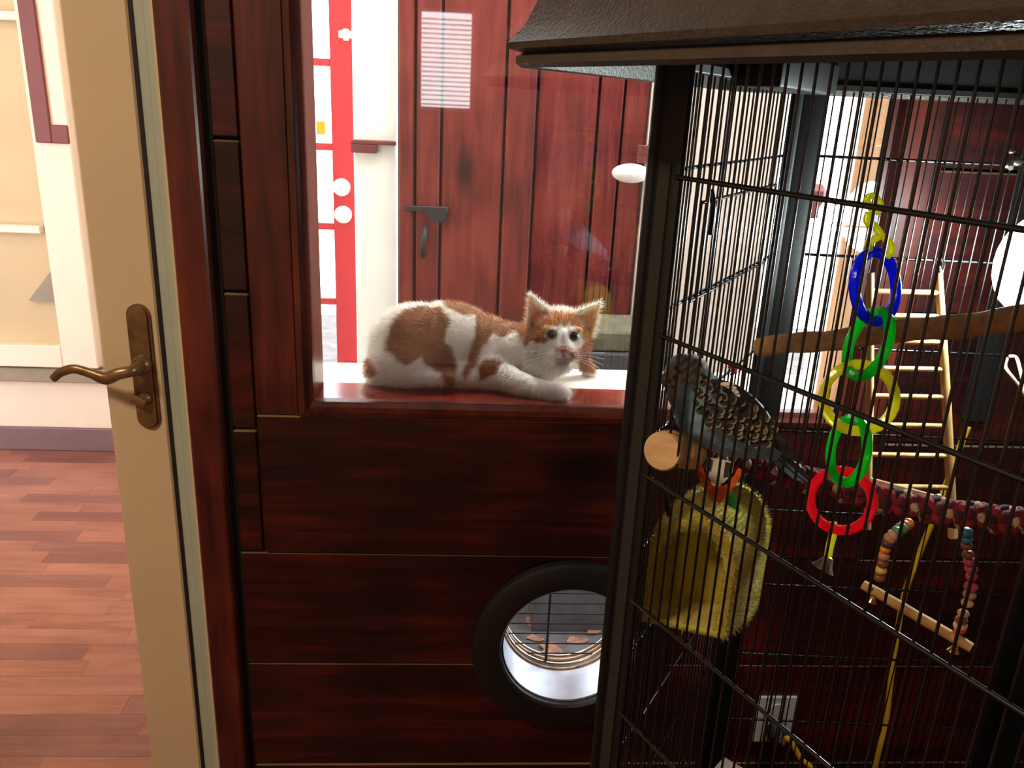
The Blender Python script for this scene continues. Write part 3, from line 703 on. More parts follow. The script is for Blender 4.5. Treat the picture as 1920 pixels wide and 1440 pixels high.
# small feeder doors in the back-left face (frame and latch)
a, c = HV[0], HV[1]; d = (c-a).normalized(); n_ = ((a+c)/2-CC).normalized()
for z0, z1 in ((1.225, 1.318), (0.74, 0.95)):
    p, q = a+d*0.12-n_*0.003, a+d*0.40-n_*0.003
    b = B(); pts = [V3(p, z0), V3(q, z0), V3(q, z1), V3(p, z1)]
    for i in range(4): tube(b, [pts[i], pts[(i+1) % 4]], 0.0017, 6)
    df = obj('door_frame', b, M['cagewire'], cg, 60)
    e = p+d*0.012
    b = B(); tube(b, smooth_path([V3(e-n_*0.004, z1+0.012), V3(e-n_*0.008, z1-0.004), V3(e-n_*0.006+d*0.006, z1-0.03)], 10), 0.0028, 8); obj('latch', b, M['cagewire'], df, 60)
# feeder hood at the top of the back-left face
b = B(); p, q = a+d*0.15-n_*0.03, a+d*0.42-n_*0.03
obox(b, V3((p+q)/2, 1.437), d, n_, (0, 0, 1), 0.13, 0.022, 0.016, bev=0.003); obj('feeder_hood', b, M['cage'], cg, 40)

# ------------------------------------------------------------------ things in the cage
FD = hd(150+CA)                             # along the front-left face, away from the near-left post
def front(t, z, inset=0.0): return V3(P1+FD*t-hd(240+CA)*inset*1.0, z)
FN = hd(240+CA)                             # outward normal of that face
# chain of plastic rings with a bell
def facing(p): return (CAM-Vector(p)).normalized()
RY = 0.53
rc = thing('ring_chain_toy', at(1640, 380, RY), 'hanging chain of blue, green, yellow and red plastic rings with a bell', 'bird toy')
def ring(name, px, py, mat, turn, tilt=0.0, R=0.0232, r=0.0037, Y=RY):
    p = at(px, py, Y); f = facing(p)
    ax = Matrix.Rotation(math.radians(turn), 3, 'Z') @ f
    if tilt: ax = Matrix.Rotation(math.radians(tilt), 3, f) @ ax
    b = B(); torus(b, p, ax, R, r, 26, 8); return obj(name, b, M[mat], rc, 22)
ring('blue_ring', 1642, 538, 'bluepl', 58, 8); ring('green_ring', 1627, 645, 'greenpl', -62, -2); ring('yellow_ring', 1610, 746, 'yellowpl', 6)
ring('green_ring', 1590, 845, 'greenpl', -64, 14); ring('red_ring', 1576, 938, 'redpl', -14, 0, R=0.0215)
for i, (pts, rr) in enumerate([([(1652, 385), (1640, 368), (1626, 372), (1634, 392), (1650, 398)], 0.0022), ([(1630, 398), (1626, 415), (1640, 425), (1650, 440), (1640, 448), (1628, 455), (1630, 470)], 0.0026), ([(1655, 442), (1668, 455), (1672, 470), (1662, 482)], 0.0024)]):
    b = B(); tube(b, smooth_path([at(x, y, RY-0.002*i) for x, y in pts], 24), rr, 8); obj('hook_link', b, M['yellowpl'], rc, 180)
b = B(); tube(b, smooth_path([at(1562, 978, RY), at(1562, 1000, RY-0.003), at(1556, 1024, RY), at(1553, 1042, RY)], 16), 0.0030, 8); obj('hook_link', b, M['yellowpl'], rc, 180)
def bell(px, py, Y, size, parent, mat, axis=(0.15, 0, 1)):
    p = at(px, py, Y); b = B()
    lathe(b, [(0.15*size, 0.9*size), (0.4*size, 0.82*size), (0.55*size, 0.45*size), (0.68*size, 0.1*size), (1.0*size, -0.3*size), (1.04*size, -0.4*size), (0.95*size, -0.38*size), (0.6*size, 0.0), (0.45*size, 0.4*size)], p, axis, 20, cap=False)
    bl = obj('bell', b, M[mat], parent, 50)
    b = B(); ell(b, p+Vector((0, 0, -0.3*size)), (0.26*size,)*3, sub=2); obj('clapper', b, M[mat], bl, 180)
bell(1546, 1060, RY, 0.0085, rc, 'steel', (0.5, 0.2, 1))

# thick wooden perch
pa, pb = at(1424, 652, 0.84), at(1990, 588, 0.60)
b = B(); n = 30; pts = [pa.lerp(pb, i/(n-1)) for i in range(n)]
pts = [p+Vector((0, 0, 0.0012*math.sin(5*i/n*3))) for i, p in enumerate(pts)]
tube(b, [pts[0]-(pts[1]-pts[0])*0.06]+pts, [0.0065]+[0.0104+0.0006*math.sin(i*1.3)+0.0002*math.sin(i*2.9) for i in range(n)], 16)
tag(obj('wooden_perch', b, M['perchwood'], None, 50), 'thick tan wooden perch stick crossing the cage in front of the ladder', 'perch')

# wooden ladder on the back bars
LT, LB = 1.00, 0.93
ld = thing('bird_ladder', at(1700, 1000, LB), 'small wooden bird ladder with eight rungs hanging at the back of the cage', 'ladder')
def ladY(py): return LT+(LB-LT)*(py-510)/(1000-510)
b = B(); tube(b, [at(1632, 512, LT), at(1631, 760, ladY(760)), at(1626, 992, LB)], 0.0046, 12); obj('side_rail', b, M['ladderwood'], ld, 50)
b = B(); tube(b, [at(1760, 512, LT), at(1775, 760, ladY(760)), at(1787, 1008, LB)], [0.0046, 0.0056, 0.0060], 12); obj('side_rail', b, M['ladderwood'], ld, 50)
for py in (547, 592, 640, 691, 743, 797, 853, 912):
    Y = ladY(py); b = B(); tube(b, [at(1632, py-1, Y), at(1758+(py-512)*0.055, py+2, Y)], 0.0035, 8); obj('rung', b, M['ladderwood'], ld, 50)
b = B(); tube(b, smooth_path([at(1765, 512, LT), at(1760, 498, LT), at(1755, 488, LT+0.02), at(1762, 482, LT+0.035), at(1770, 495, LT+0.02), at(1766, 510, LT)], 20), 0.0016, 7); obj('hook', b, M['steel'], ld, 180)

# braided rope perch with wooden end blocks
def strand_path(path, ph, rad, turns, wob=0.0):
    fr = frames(path); n = len(fr); out = []
    for i, (p, t, a, c) in enumerate(fr):
        th = ph+2*math.pi*turns*i/(n-1)
        out.append(p + a*math.cos(th)*rad + c*math.sin(th)*rad)
    return out
rpts = [at(1296, 848, 0.690), at(1380, 862, 0.725), at(1480, 890, 0.735), at(1600, 922, 0.72), at(1740, 955, 0.69), at(1860, 972, 0.655), at(1990, 990, 0.61)]
rpath = smooth_path(rpts, 420)
rp = thing('rope_perch', rpts[0], 'braided maroon, cream and red rope perch under the bird, with a pale wooden end block', 'rope perch')
strand_c = [(lin(104, 18, 34), 1), (lin(180, 152, 124), 1), (lin(70, 20, 40), 1), (lin(150, 30, 44), 1), (lin(96, 18, 34), -1), (lin(110, 24, 40), -1), (lin(54, 22, 44), -1), (lin(120, 26, 40), -1)]
fr_r = frames(rpath)
for i, (c, sg) in enumerate(strand_c):
    mt = plain('rope_strand', c, 0.95, var=0.3, scale=300, bump=0.6)
    pts = []; n = len(fr_r)
    for k, (pp, t, a_, c_) in enumerate(fr_r):
        th = 2*math.pi*(i % 4)/4*sg + sg*2*math.pi*11*k/(n-1) + (0.4 if sg < 0 else 0)
        rad = 0.0088+0.0016*math.sin(2*math.pi*44*k/(n-1)+i*1.57+(math.pi if sg < 0 else 0))
        pts.append(pp+a_*math.cos(th)*rad+c_*math.sin(th)*rad)
    b = B(); tube(b, pts, 0.0042, 7); obj('strand', b, mt, rp, 180)
p = rpts[0]; ax = (rpts[0]-rpts[1]).normalized()
b = B(); lathe(b, [(0.0135, -0.006), (0.0155, -0.003), (0.0160, 0.004), (0.0160, 0.016)], p, ax, 24); obj('end_block', b, M['blockwood'], rp, 40)
q = at(1252, 843, 0.630)
b = B(); lathe(b, [(0.0150, -0.008), (0.0165, -0.004), (0.0158, 0.002), (0.0165, 0.008), (0.0165, 0.012), (0.015, 0.0145)], q, (CAM+Vector((-0.25, 0, -0.1))-q).normalized(), 32); obj('end_block', b, M['blockwood'], rp, 40)
b = B(); tube(b, [q, p], 0.003, 8); obj('bolt', b, M['steel'], rp, 60)

# beaded swing hanging below the rope
sw = thing('bead_swing', at(1720, 1160, 0.62), 'beaded bird swing with a wooden dowel and two little gold bells under the rope', 'bird toy')
da, db = at(1618, 1096, 0.655), at(1822, 1215, 0.585)
b = B(); tube(b, [da.lerp(db, i/8) for i in range(9)], [0.0044, 0.005, 0.0048, 0.005, 0.0047, 0.005, 0.0048, 0.005, 0.0044], 10); obj('dowel', b, M['ladderwood'], sw, 50)
BC = {'o': lin(226, 130, 40), 'g': lin(90, 146, 110), 't': lin(190, 130, 100), 'p': lin(206, 150, 140), 'd': lin(64, 60, 66), 'y': lin(214, 180, 80), 'b': lin(54, 110, 140), 'm': lin(200, 70, 110), 'r': lin(206, 60, 60), 'c': lin(222, 190, 140), 'n': lin(130, 70, 60)}
BM = {k: plain('bead_'+n_, c, 0.4, var=0.15, scale=90) for (k, c), n_ in zip(BC.items(), ['orange', 'green', 'tan', 'pink', 'dark', 'yellow', 'blue', 'magenta', 'red', 'cream', 'brown'])}
def beads(path, codes, r, parent):
    pp = smooth_path(path, 60)
    b = B(); tube(b, pp, 0.0007, 5); st = obj('bead_string', b, M['twine'], parent, 180)
    for i, cdd in enumerate(codes):
        p = pp[int((i+0.5)/len(codes)*(len(pp)-1))]; nx = pp[min(len(pp)-1, int((i+0.5)/len(codes)*(len(pp)-1))+1)]
        b = B(); s = r*RND.uniform(0.9, 1.12); ell(b, p, (s*0.74, s, s), (nx-p) if (nx-p).length > 1e-6 else (0, 0, 1), sub=2); obj('bead', b, BM[cdd], st, 180)
Y1, Y2 = 0.65, 0.60
beads([at(1705, 980, Y1+0.02), at(1685, 995, Y1), at(1665, 1015, Y1), at(1655, 1050, Y1), at(1647, 1090, Y1)], 'otggptdotnyn', 0.0056, sw)
beads([at(1811, 992, Y2), at(1813, 1030, Y2), at(1821, 1070, Y2), at(1818, 1115, Y2), at(1803, 1160, Y2), at(1799, 1188, Y2)], 'bbnnmmmmpccncr', 0.0054, sw)
bell(1635, 1124, 0.64, 0.0048, sw, 'gold'); bell(1788, 1217, 0.60, 0.0052, sw, 'gold')
for px, py, Y in ((1635, 1108, 0.645), (1790, 1196, 0.605)):
    b = B(); tube(b, [at(px, py-6, Y), at(px, py+14, Y)], 0.0008, 6); obj('wire', b, M['gold'], sw, 60)

b = B(); tube(b, [at(1630, 902, 0.74), at(1770, 940, 0.70)], 0.0042, 10); ps = obj('short_perch', b, M['ladderwood'], None, 50); tag(ps, 'short pale dowel perch lying just above the rope by the ladder foot', 'perch')
WL[ps.name] = Vector((0, 0, 0)); b = B(); ell(b, at(1758, 936, 0.70), (0.0055,)*3, sub=2); obj('end_bead', b, BM['n'], ps, 180)
# twine loop, magenta hook, wing nut on the back bars
b = B(); tube(b, smooth_path([at(1888, 672, 1.0), at(1886, 690, 0.985), at(1910, 722, 0.98), at(1922, 740, 0.98), at(1912, 690, 0.99), at(1905, 670, 1.0), at(1893, 668, 1.0)], 40), 0.0022, 7); tag(obj('twine_loop', b, M['twine'], None, 180), 'loop of pale twine tied to the back bars at the right', 'twine')
b = B(); tube(b, smooth_path([at(1368, 690, 0.86), at(1370, 684, 0.86), at(1376, 687, 0.86), at(1377, 695, 0.86), at(1371, 704, 0.86)], 20), 0.0022, 8); tag(obj('plastic_hook', b, M['pinkpl'], None, 180), 'tiny magenta plastic hook behind the blue bird', 'hook')
wn2 = thing('wing_nut', at(1898, 300, 1.02), 'bright wing nut and washer on the top back wire', 'wing nut')
b = B(); ell(b, at(1890, 310, 1.02), (0.006, 0.004, 0.004)); ell(b, at(1908, 303, 1.015), (0.008, 0.003, 0.005)); ell(b, at(1897, 283, 1.02), (0.005, 0.004, 0.004)); obj('wings', b, M['steel'], wn2, 180)
b = B(); tube(b, [at(1895, 315, 1.0), at(1900, 285, 1.06)], 0.003, 10); obj('screw', b, M['steel'], wn2, 60)

# clip-on lamp inside the cage, at the back right
lp = thing('clip_lamp', at(1912, 500, 0.985), 'glaring white clip-on lamp at the back of the cage', 'lamp')
lc = at(1938, 498, 0.985)
b = B(); ell(b, lc, (0.046, 0.04, 0.062)); obj('bulb', b, emis('bulb_glow', (0.95, 1.0, 1.0, 1), 14.0), lp, 180)
b = B(); lathe(b, [(0.018, 0), (0.02, 0.02), (0.02, 0.05), (0.012, 0.058)], lc+Vector((0.012, 0, 0.055)), (0.2, 0, 1), 20); obj('socket', b, M['blackpl'], lp, 40)
b = B(); obox(b, lc+Vector((0.02, 0.012, 0.09)), (1, 0, 0), (0, 1, 0), (0, 0, 1), 0.012, 0.03, 0.006, bev=0.002); obj('clip', b, M['blackpl'], lp, 40)
ll = bpy.data.lights.new('bulb_light', 'POINT'); ll.energy = 14.0; ll.shadow_soft_size = 0.03; ll.color = (0.85, 1.0, 0.98)
lo = bpy.data.objects.new('bulb_light', ll); COL.objects.link(lo); lo.location = lc-Vector(WL['clip_lamp'])+Vector((-0.05, -0.02, 0)); lo.parent = lp

# white box corner low in the cage
p = at(1358, 1416, 0.86)+Vector((0, 0, 0)); p = at(1358, 1420, 0.95)+Vector((0, -0.0945, 0))
pbx = thing('paper_box', (p.x, p.y, p.z-0.12), 'white paper box corner low in the cage behind the bars', 'box')
b = B(); obox(b, (p.x, p.y+0.045, p.z-0.062), (1, 1, 0), (-1, 1, 0), (0, 0, 1), 0.035, 0.035, 0.06, bev=0.001); obj('carton', b, M['outlet'], pbx)
b = B(); obox(b, (p.x, p.y+0.045, p.z-0.001), (1, 1, 0), (-1, 1, 0), (0, 0, 1), 0.0355, 0.0355, 0.001); obj('lid', b, M['outlet'], pbx)
b = B(); box(b, p.x-0.04, p.x+0.04, p.y+0.005, p.y+0.085, 0.205, p.z-0.1225); tag(obj('feed_bin', b, M['blackpl']), 'black bin under the white paper box in the cage', 'bin')

# outlet with plug and yellow cord on the boards behind the cage
p = at(1452, 1347, D-0.002)
ol = thing('wall_outlet', (p.x, D, p.z-0.045), 'white wall outlet low on the boards behind the cage', 'outlet')
bx('plate', M['outlet'], ol, p.x-0.039, p.x+0.039, D-0.006, D-0.0001, p.z-0.05, p.z+0.05, bev=0.002)
b = B(); lathe(b, [(0.016, 0), (0.016, 0.003)], (p.x, D-0.0062, p.z+0.02), (0, -1, 0), 20); obj('socket', b, M['outlet'], ol, 40)
pl = at(1455, 1360, D-0.03)
yc = thing('power_cord', pl, 'yellow power cord with a dark plug in the wall outlet', 'cord')
b = B(); lathe(b, [(0.018, 0), (0.018, 0.018), (0.010, 0.034)], (p.x, D-0.0065, p.z-0.016), (0.15, -1, -0.3), 16); obj('plug', b, M['blackpl'], yc, 40)
b = B(); tube(b, smooth_path([(p.x+0.006, D-0.036, p.z-0.026), at(1478, 1385, 1.14), at(1500, 1420, 1.13), at(1530, 1475, 1.12), (at(1560, 1500, 1.12).x, 1.10, 0.01)], 40), 0.0045, 8); obj('lead', b, M['cord'], yc, 180)
b = B(); tube(b, smooth_path([at(1815, 800, 1.12), at(1800, 838, 1.12), at(1755, 960, 1.12), at(1715, 1060, 1.13), at(1692, 1130, 1.13), at(1672, 1260, 1.12), at(1660, 1360, 1.11), at(1642, 1432, 1.10), (at(1630, 1500, 1.1).x, 1.10, 0.01)], 80), 0.0048, 8)
tag(obj('yellow_flex', b, M['cord'], None, 180), 'long yellow cord hanging down between the cage back and the wall', 'cord')

# ------------------------------------------------------------------ soft bodies: blobs joined by voxel remesh, coloured per vertex
def blobmesh(name, bm, voxel, smooth_it=8):
    me = bpy.data.meshes.new(name+'_src'); bm.to_mesh(me); bm.free()
    o = bpy.data.objects.new(name+'_src', me); COL.objects.link(o)
    md = o.modifiers.new('r', 'REMESH'); md.mode = 'VOXEL'; md.voxel_size = voxel
    sm = o.modifiers.new('s', 'SMOOTH'); sm.factor = 0.5; sm.iterations = smooth_it
    dg = bpy.context.evaluated_depsgraph_get(); ev = o.evaluated_get(dg)
    out = bpy.data.meshes.new_from_object(ev); out.name = name
    bpy.data.objects.remove(o); bpy.data.meshes.remove(me)
    out.shade_smooth(); return out
def coords(me):
    n = len(me.vertices); a = np.empty(n*3, 'f'); me.vertices.foreach_get('co', a); return a.reshape(-1, 3)
def normals(me):
    n = len(me.vertices); a = np.empty(n*3, 'f'); me.vertices.foreach_get('normal', a); return a.reshape(-1, 3)
def setcol(me, rgb):
    ca = me.color_attributes.new('Col', 'FLOAT_COLOR', 'POINT')
    a = np.ones((len(rgb), 4), 'f'); a[:, :3] = rgb; ca.data.foreach_set('color', a.ravel())
def pix(P):
    d = P-np.array(CAM); z = d@np.array(FW)
    return 960+F*(d@np.array(RT))/z, 720-F*(d@np.array(UP))/z
def inpoly(x, y, poly):
    """signed-ish distance to a polygon: positive inside (pixels)"""
    poly = np.array(poly, float); n = len(poly); ins = np.zeros(len(x), bool); dist = np.full(len(x), 1e9)
    for i in range(n):
        x0, y0 = poly[i]; x1, y1 = poly[(i+1) % n]
        cr = ((y0 > y) != (y1 > y)) & (x < (x1-x0)*(y-y0)/((y1-y0) if y1 != y0 else 1e-9)+x0); ins ^= cr
        t = np.clip(((x-x0)*(x1-x0)+(y-y0)*(y1-y0))/((x1-x0)**2+(y1-y0)**2), 0, 1)
        dist = np.minimum(dist, np.hypot(x-(x0+t*(x1-x0)), y-(y0+t*(y1-y0))))
    return np.where(ins, dist, -dist)
def sstep(v, a, b_):
    t = np.clip((v-a)/(b_-a), 0, 1); return t*t*(3-2*t)
def fuzz(name, me, mat, parent, count, length, width, flow, seed=1, curl=0.5, mask=None):
    """short hairs standing on a mesh, as one mesh of slim triangles carrying the coat colour"""
    rg = np.random.default_rng(seed)
    co, no = coords(me), normals(me)
    col = np.empty(len(co)*4, 'f'); me.color_attributes['Col'].data.foreach_get('color', col); col = col.reshape(-1, 4)
    idx = rg.integers(0, len(co), count) if mask is None else rg.choice(np.nonzero(mask)[0], count)
    p, n = co[idx]+rg.normal(0, 0.0008, (count, 3)), no[idx]
    fl = flow(p) if callable(flow) else np.tile(np.array(flow, float), (count, 1))
    d = n*0.55+fl*curl+rg.normal(0, 0.22, (count, 3)); d /= np.linalg.norm(d, axis=1)[:, None]
    sd = np.cross(d, rg.normal(0, 1, (count, 3))); sd /= np.linalg.norm(sd, axis=1)[:, None]
    L = length*rg.uniform(0.6, 1.25, (count, 1))
    v = np.empty((count, 3, 3)); v[:, 0] = p-sd*width/2-n*0.001; v[:, 1] = p+sd*width/2-n*0.001; v[:, 2] = p+d*L
    m2 = bpy.data.meshes.new(name); m2.vertices.add(count*3); m2.vertices.foreach_set('co', v.reshape(-1).astype('f'))
    m2.loops.add(count*3); m2.loops.foreach_set('vertex_index', np.arange(count*3, dtype='i'))
    m2.polygons.add(count); m2.polygons.foreach_set('loop_start', np.arange(0, count*3, 3, dtype='i')); m2.polygons.foreach_set('loop_total', np.full(count, 3, 'i'))
    m2.update(); m2.validate()
    cc = np.repeat(col[idx][:, :3]*rg.uniform(0.85, 1.15, (count, 1)), 3, axis=0); setcol(m2, np.clip(cc, 0, 1))
    m2.materials.append(mat); o = bpy.data.objects.new(name, m2); put(o, parent); o['kind'] = 'stuff'; return o
def meshobj(name, me, mat, parent):
    me.materials.append(mat); o = bpy.data.objects.new(name, me); put(o, parent); return o

# ------------------------------------------------------------------ cat on the sill
CY = 1.315
def c3(px, py, dy=0.0): return at(px, py, CY+dy)
ct = thing('cat', (c3(880, 715).x, CY, WZ0), 'young orange-and-white cat crouching on the window sill, looking into the room', 'cat')
u = 0.00089                                # metres per picture pixel at the cat's distance
b = B()
# trunk: haunch, belly, ribs, shoulder, neck
ell(b, c3(785, 650, 0.0), (90*u, 58*u, 82*u))
ell(b, c3(765, 672, -0.02), (66*u, 45*u, 58*u))
ell(b, c3(842, 640, 0.01), (95*u, 58*u, 75*u), (1, 0, 0.08))
ell(b, c3(905, 650, 0.01), (80*u, 55*u, 62*u), (1, 0, -0.25))
ell(b, c3(948, 655, 0.0), (66*u, 50*u, 52*u), (1, 0, -0.1))
ell(b, c3(880, 690, -0.005), (110*u, 55*u, 34*u))
ell(b, c3(990, 650, -0.01), (50*u, 42*u, 44*u), (1, 0, 0.1))
ell(b, c3(1010, 678, -0.02), (46*u, 36*u, 34*u), (1, 0, -0.2))
ell(b, c3(925, 690, -0.03), (45*u, 26*u, 40*u), (1, 0, 0.6))
# hind foot and rump
limb(b, [c3(735, 690, -0.03), c3(790, 703, -0.045), c3(842, 707, -0.05)], [0.022, 0.017, 0.013])
# near foreleg reaching right along the sill, paw
limb(b, [c3(925, 690, -0.03), c3(965, 712, -0.055), c3(1010, 728, -0.068), c3(1042, 735, -0.072)], [0.027, 0.0185, 0.0155, 0.0145])
ell(b, c3(1046, 733, -0.074), (24*u, 17*u, 15*u), (1, 0, -0.05))
for k, dx in enumerate((0, 9, 17)): ell(b, c3(1044+dx, 737+(1 if k else 2), -0.080+0.010*k), (9*u, 8*u, 8.5*u))
# far foreleg behind the head
limb(b, [c3(1040, 670, 0.035), c3(1085, 668, 0.045), c3(1105, 694, 0.05)], [0.02, 0.015, 0.012])
# tail curled at the back, left
limb(b, [c3(730, 668, 0.03), c3(703, 676, 0.012), c3(694, 694, -0.012), c3(706, 712, -0.03), c3(735, 714, -0.036)], [0.018, 0.0125, 0.011, 0.010, 0.009])
# head
HY = -0.035
ell(b, c3(1047, 632, HY), (57*u, 50*u, 49*u)); ell(b, c3(1018, 645, HY+0.004), (28*u, 30*u, 30*u)); ell(b, c3(1078, 648, HY+0.004), (27*u, 30*u, 30*u))
ell(b, c3(1048, 607, HY), (46*u, 40*u, 26*u))
ell(b, c3(1056, 650, HY-0.038), (19*u, 22*u, 20*u)); ell(b, c3(1045, 664, HY-0.040), (17*u, 15*u, 13*u)); ell(b, c3(1069, 665, HY-0.040), (16*u, 15*u, 13*u)); ell(b, c3(1055, 681, HY-0.030), (17*u, 15*u, 11*u))
ell(b, c3(1055, 635, HY-0.036), (10*u, 20*u, 22*u))
ell(b, c3(1030, 616, HY-0.036), (14*u, 10*u, 7*u)); ell(b, c3(1080, 619, HY-0.036), (13*u, 10*u, 7*u))
limb(b, [c3(1040, 655, HY+0.02), c3(1000, 668, 0.0)], [0.042, 0.040])
# ears: thin cupped triangles
def ear(base_l, base_r, tip, dyt, inner):
    L, R_, T = c3(*base_l, HY-0.004), c3(*base_r, HY-0.004), c3(*tip, HY-0.010)
    nn = (R_-L).cross(T-L).normalized(); nn = nn if nn.y < 0 else -nn
    steps = 12
    for i in range(steps+1):
        t = i/steps
        a, c = L.lerp(T, t), R_.lerp(T, t); mid = (a+c)/2 - nn*(0.012*(1-t))
        for s in range(9):
            q = s/8; p = a*(1-q)**2+mid*2*q*(1-q)+c*q*q
            bmesh.ops.create_icosphere(b, subdivisions=1, radius=0.0046-0.0014*t, matrix=Matrix.Translation(p))
ear((987, 628), (1040, 590), (994, 552), 0, 0); ear((1068, 590), (1110, 630), (1126, 566), 0, 0)
cm = blobmesh('body', b, 0.0028, 7)
P = coords(cm); X, Yp = pix(P)
# keep the coat on the sill
nz = np.array([mnoise.noise(Vector(p)*60) for p in P]); nz2 = np.array([mnoise.noise(Vector(p)*22) for p in P])
nzs = np.array([mnoise.noise(Vector((p[0]*40, p[1]*40, p[2]*220))) for p in P])
W = np.array([0.92, 0.87, 0.79]); O1 = np.array([0.25, 0.095, 0.042]); O2 = np.array([0.42, 0.185, 0.078]); PK = np.array([0.78, 0.40, 0.34])
patches = [
 [(741, 600), (765, 580), (795, 572), (825, 576), (842, 592), (843, 610), (836, 640), (848, 655), (858, 690), (852, 722), (834, 722), (826, 700), (800, 685), (790, 668), (778, 676), (760, 684), (740, 672), (725, 658), (724, 640), (732, 622)],
 [(832, 566), (848, 556), (880, 558), (905, 570), (925, 586), (955, 592), (985, 596), (998, 612), (992, 625), (975, 640), (965, 620), (940, 632), (925, 622), (912, 640), (900, 660), (890, 690), (872, 712), (866, 700), (878, 668), (888, 640), (895, 610), (890, 592), (862, 588), (840, 578)],
 [(897, 690), (908, 676), (930, 673), (944, 678), (935, 695), (915, 710), (900, 714)],
 [(686, 668), (700, 672), (706, 700), (698, 712), (688, 700)],
 [(984, 650), (980, 625), (986, 600), (992, 588), (1040, 584), (1075, 588), (1110, 600), (1112, 650), (1100, 668), (1090, 650), (1098, 640), (1082, 622), (1072, 615), (1066, 606), (1058, 612), (1050, 603), (1046, 615), (1040, 618), (1026, 618), (1018, 628), (1028, 642), (1020, 648), (1010, 642), (1000, 640)],
 [(1062, 655), (1105, 650), (1125, 700), (1095, 700), (1082, 680)],
]
f = np.zeros(len(P))
for k, pl_ in enumerate(patches):
    dd = inpoly(X, Yp, pl_); f = np.maximum(f, sstep(dd+nz*5, -4 if k != 4 else -2, 4 if k != 4 else 2.5))
ears = (Yp < 600) & ((X < 1040) | (X > 1075)) & (X > 984)
tabby = 0.5+0.5*np.clip(nz2*1.6+nzs*0.8, -1, 1)
O = O1[None]*(1-tabby[:, None])+O2[None]*tabby[:, None]
head = (X > 985) & (Yp < 660); O = np.where(head[:, None], O*0.45+np.array([0.62, 0.31, 0.115])*0.6, O)
C = W[None]*(1-f[:, None])+O*f[:, None]
# inside of the ears, nose, mouth, eye rims
e1 = inpoly(X, Yp, [(996, 566), (1026, 594), (1008, 612), (998, 600)]); e2 = inpoly(X, Yp, [(1117, 578), (1106, 612), (1092, 612), (1084, 596)])
nn_ = normals(cm); fr_ = nn_[:, 1] < 0.1
for e in (e1, e2): q = (sstep(e, -4, 3)*fr_)[:, None]; C = C*(1-q)+np.array([0.80, 0.50, 0.38])[None]*q
e3 = np.maximum(inpoly(X, Yp, [(984, 600), (990, 560), (1000, 555), (996, 580), (996, 625)]), inpoly(X, Yp, [(1122, 568), (1126, 580), (1110, 625), (1104, 612)])); q = sstep(e3, -2, 2)[:, None]; C = C*(1-q)+np.array([0.80, 0.62, 0.46])[None]*q
def spot(px, py, rx, ry, colr, soft=0.35, yback=True):
    global C
    d_ = np.hypot((X-px)/rx, (Yp-py)/ry); q = ((1-sstep(d_, 1-soft, 1+soft))*(P[:, 1] < CY-0.02))[:, None]; C = C*(1-q)+np.array(colr)[None]*q
spot(1057, 656, 8, 6.5, (0.62, 0.22, 0.19)); spot(1057, 668, 2.2, 7, (0.45, 0.20, 0.17)); spot(1048, 674, 8, 1.8, (0.48, 0.26, 0.22)); spot(1066, 674, 8, 1.8, (0.48, 0.26, 0.22)); spot(1055, 680, 14, 6, (0.60, 0.45, 0.40), 0.6)
spot(1043, 655, 8, 4, (0.72, 0.47, 0.34), 0.7); spot(1072, 657, 6, 4, (0.72, 0.47, 0.34), 0.7)
spot(1033.5, 627, 9.8, 9.2, (0.14, 0.09, 0.06), 0.2); spot(1077, 631, 9.6, 9.2, (0.14, 0.09, 0.06), 0.2)
spot(1016, 636, 16, 3, (0.30, 0.11, 0.04), 0.5)
setcol(cm, np.clip(C, 0, 1))
M['fur'] = vcol('cat_coat', 0.9, 0.4, sub=0.4, bump=0.5)
body = meshobj('body', cm, M['fur'], ct)
def catflow(p):
    d = p-np.array(c3(1056, 655, HY-0.05)); d[:, 1] *= 0.4; d /= (np.linalg.norm(d, axis=1)[:, None]+1e-9); d[:, 2] -= 0.35; return d
body_mask = P[:, 2] > WZ0+0.003
fuzz('fur', cm, M['fur'], body, 60000, 0.0085, 0.0007, catflow, 3, 0.9, body_mask & ~((X > 1020) & (X < 1092) & (Yp > 612) & (Yp < 685) & (P[:, 1] < CY)))
# eyes
M['eye'] = plain('dark_green_eye', lin(58, 88, 58), 0.05, var=0.3, scale=200, coat=1.0); M['pupil'] = plain('pupil', lin(4, 5, 5), 0.05, coat=1.0)
def surf_y(px, py):
    dd = np.hypot(X-px, Yp-py); k = dd < 3.0
    return float(P[k, 1].min()) if k.any() else CY+HY-0.045
for px, py in ((1033.5, 627), (1077, 631)):
    yy = surf_y(px, py); p = at(px, py, yy+0.0030); fdir = facing(p)
    bb = B(); ell(bb, p, (0.0078, 0.0078, 0.0076)); ey = obj('eye', bb, M['eye'], ct, 180)
    bb = B(); ell(bb, p+fdir*0.0052, (0.0026, 0.0055, 0.0055), fdir); obj('pupil', bb, M['pupil'], ey, 180)
yy = surf_y(1057, 656); p = at(1057, 656, yy+0.001)
M['nose'] = plain('pink_nose', lin(196, 110, 100), 0.4, var=0.1)
bb = B(); ell(bb, p, (0.0060, 0.0035, 0.0042)); obj('nose', bb, M['nose'], ct, 180)
M['whisk'] = plain('whisker', lin(245, 240, 230), 0.4)
for sx, sgn in ((1043, -1), (1071, 1)):
    for k in range(5):
        p0 = at(sx, 664+k*2.2, surf_y(sx, 664)+0.002)
        p1 = p0+Vector((sgn*0.028, -0.004, 0.004-k*0.003)); p2 = p0+Vector((sgn*0.052, 0.004, 0.002-k*0.008))
        bb = B(); tube(bb, smooth_path([p0, p1, p2], 10), [0.00035]*9+[0.0001]*3 if False else 0.00028, 4); obj('whisker', bb, M['whisk'], ct, 180)

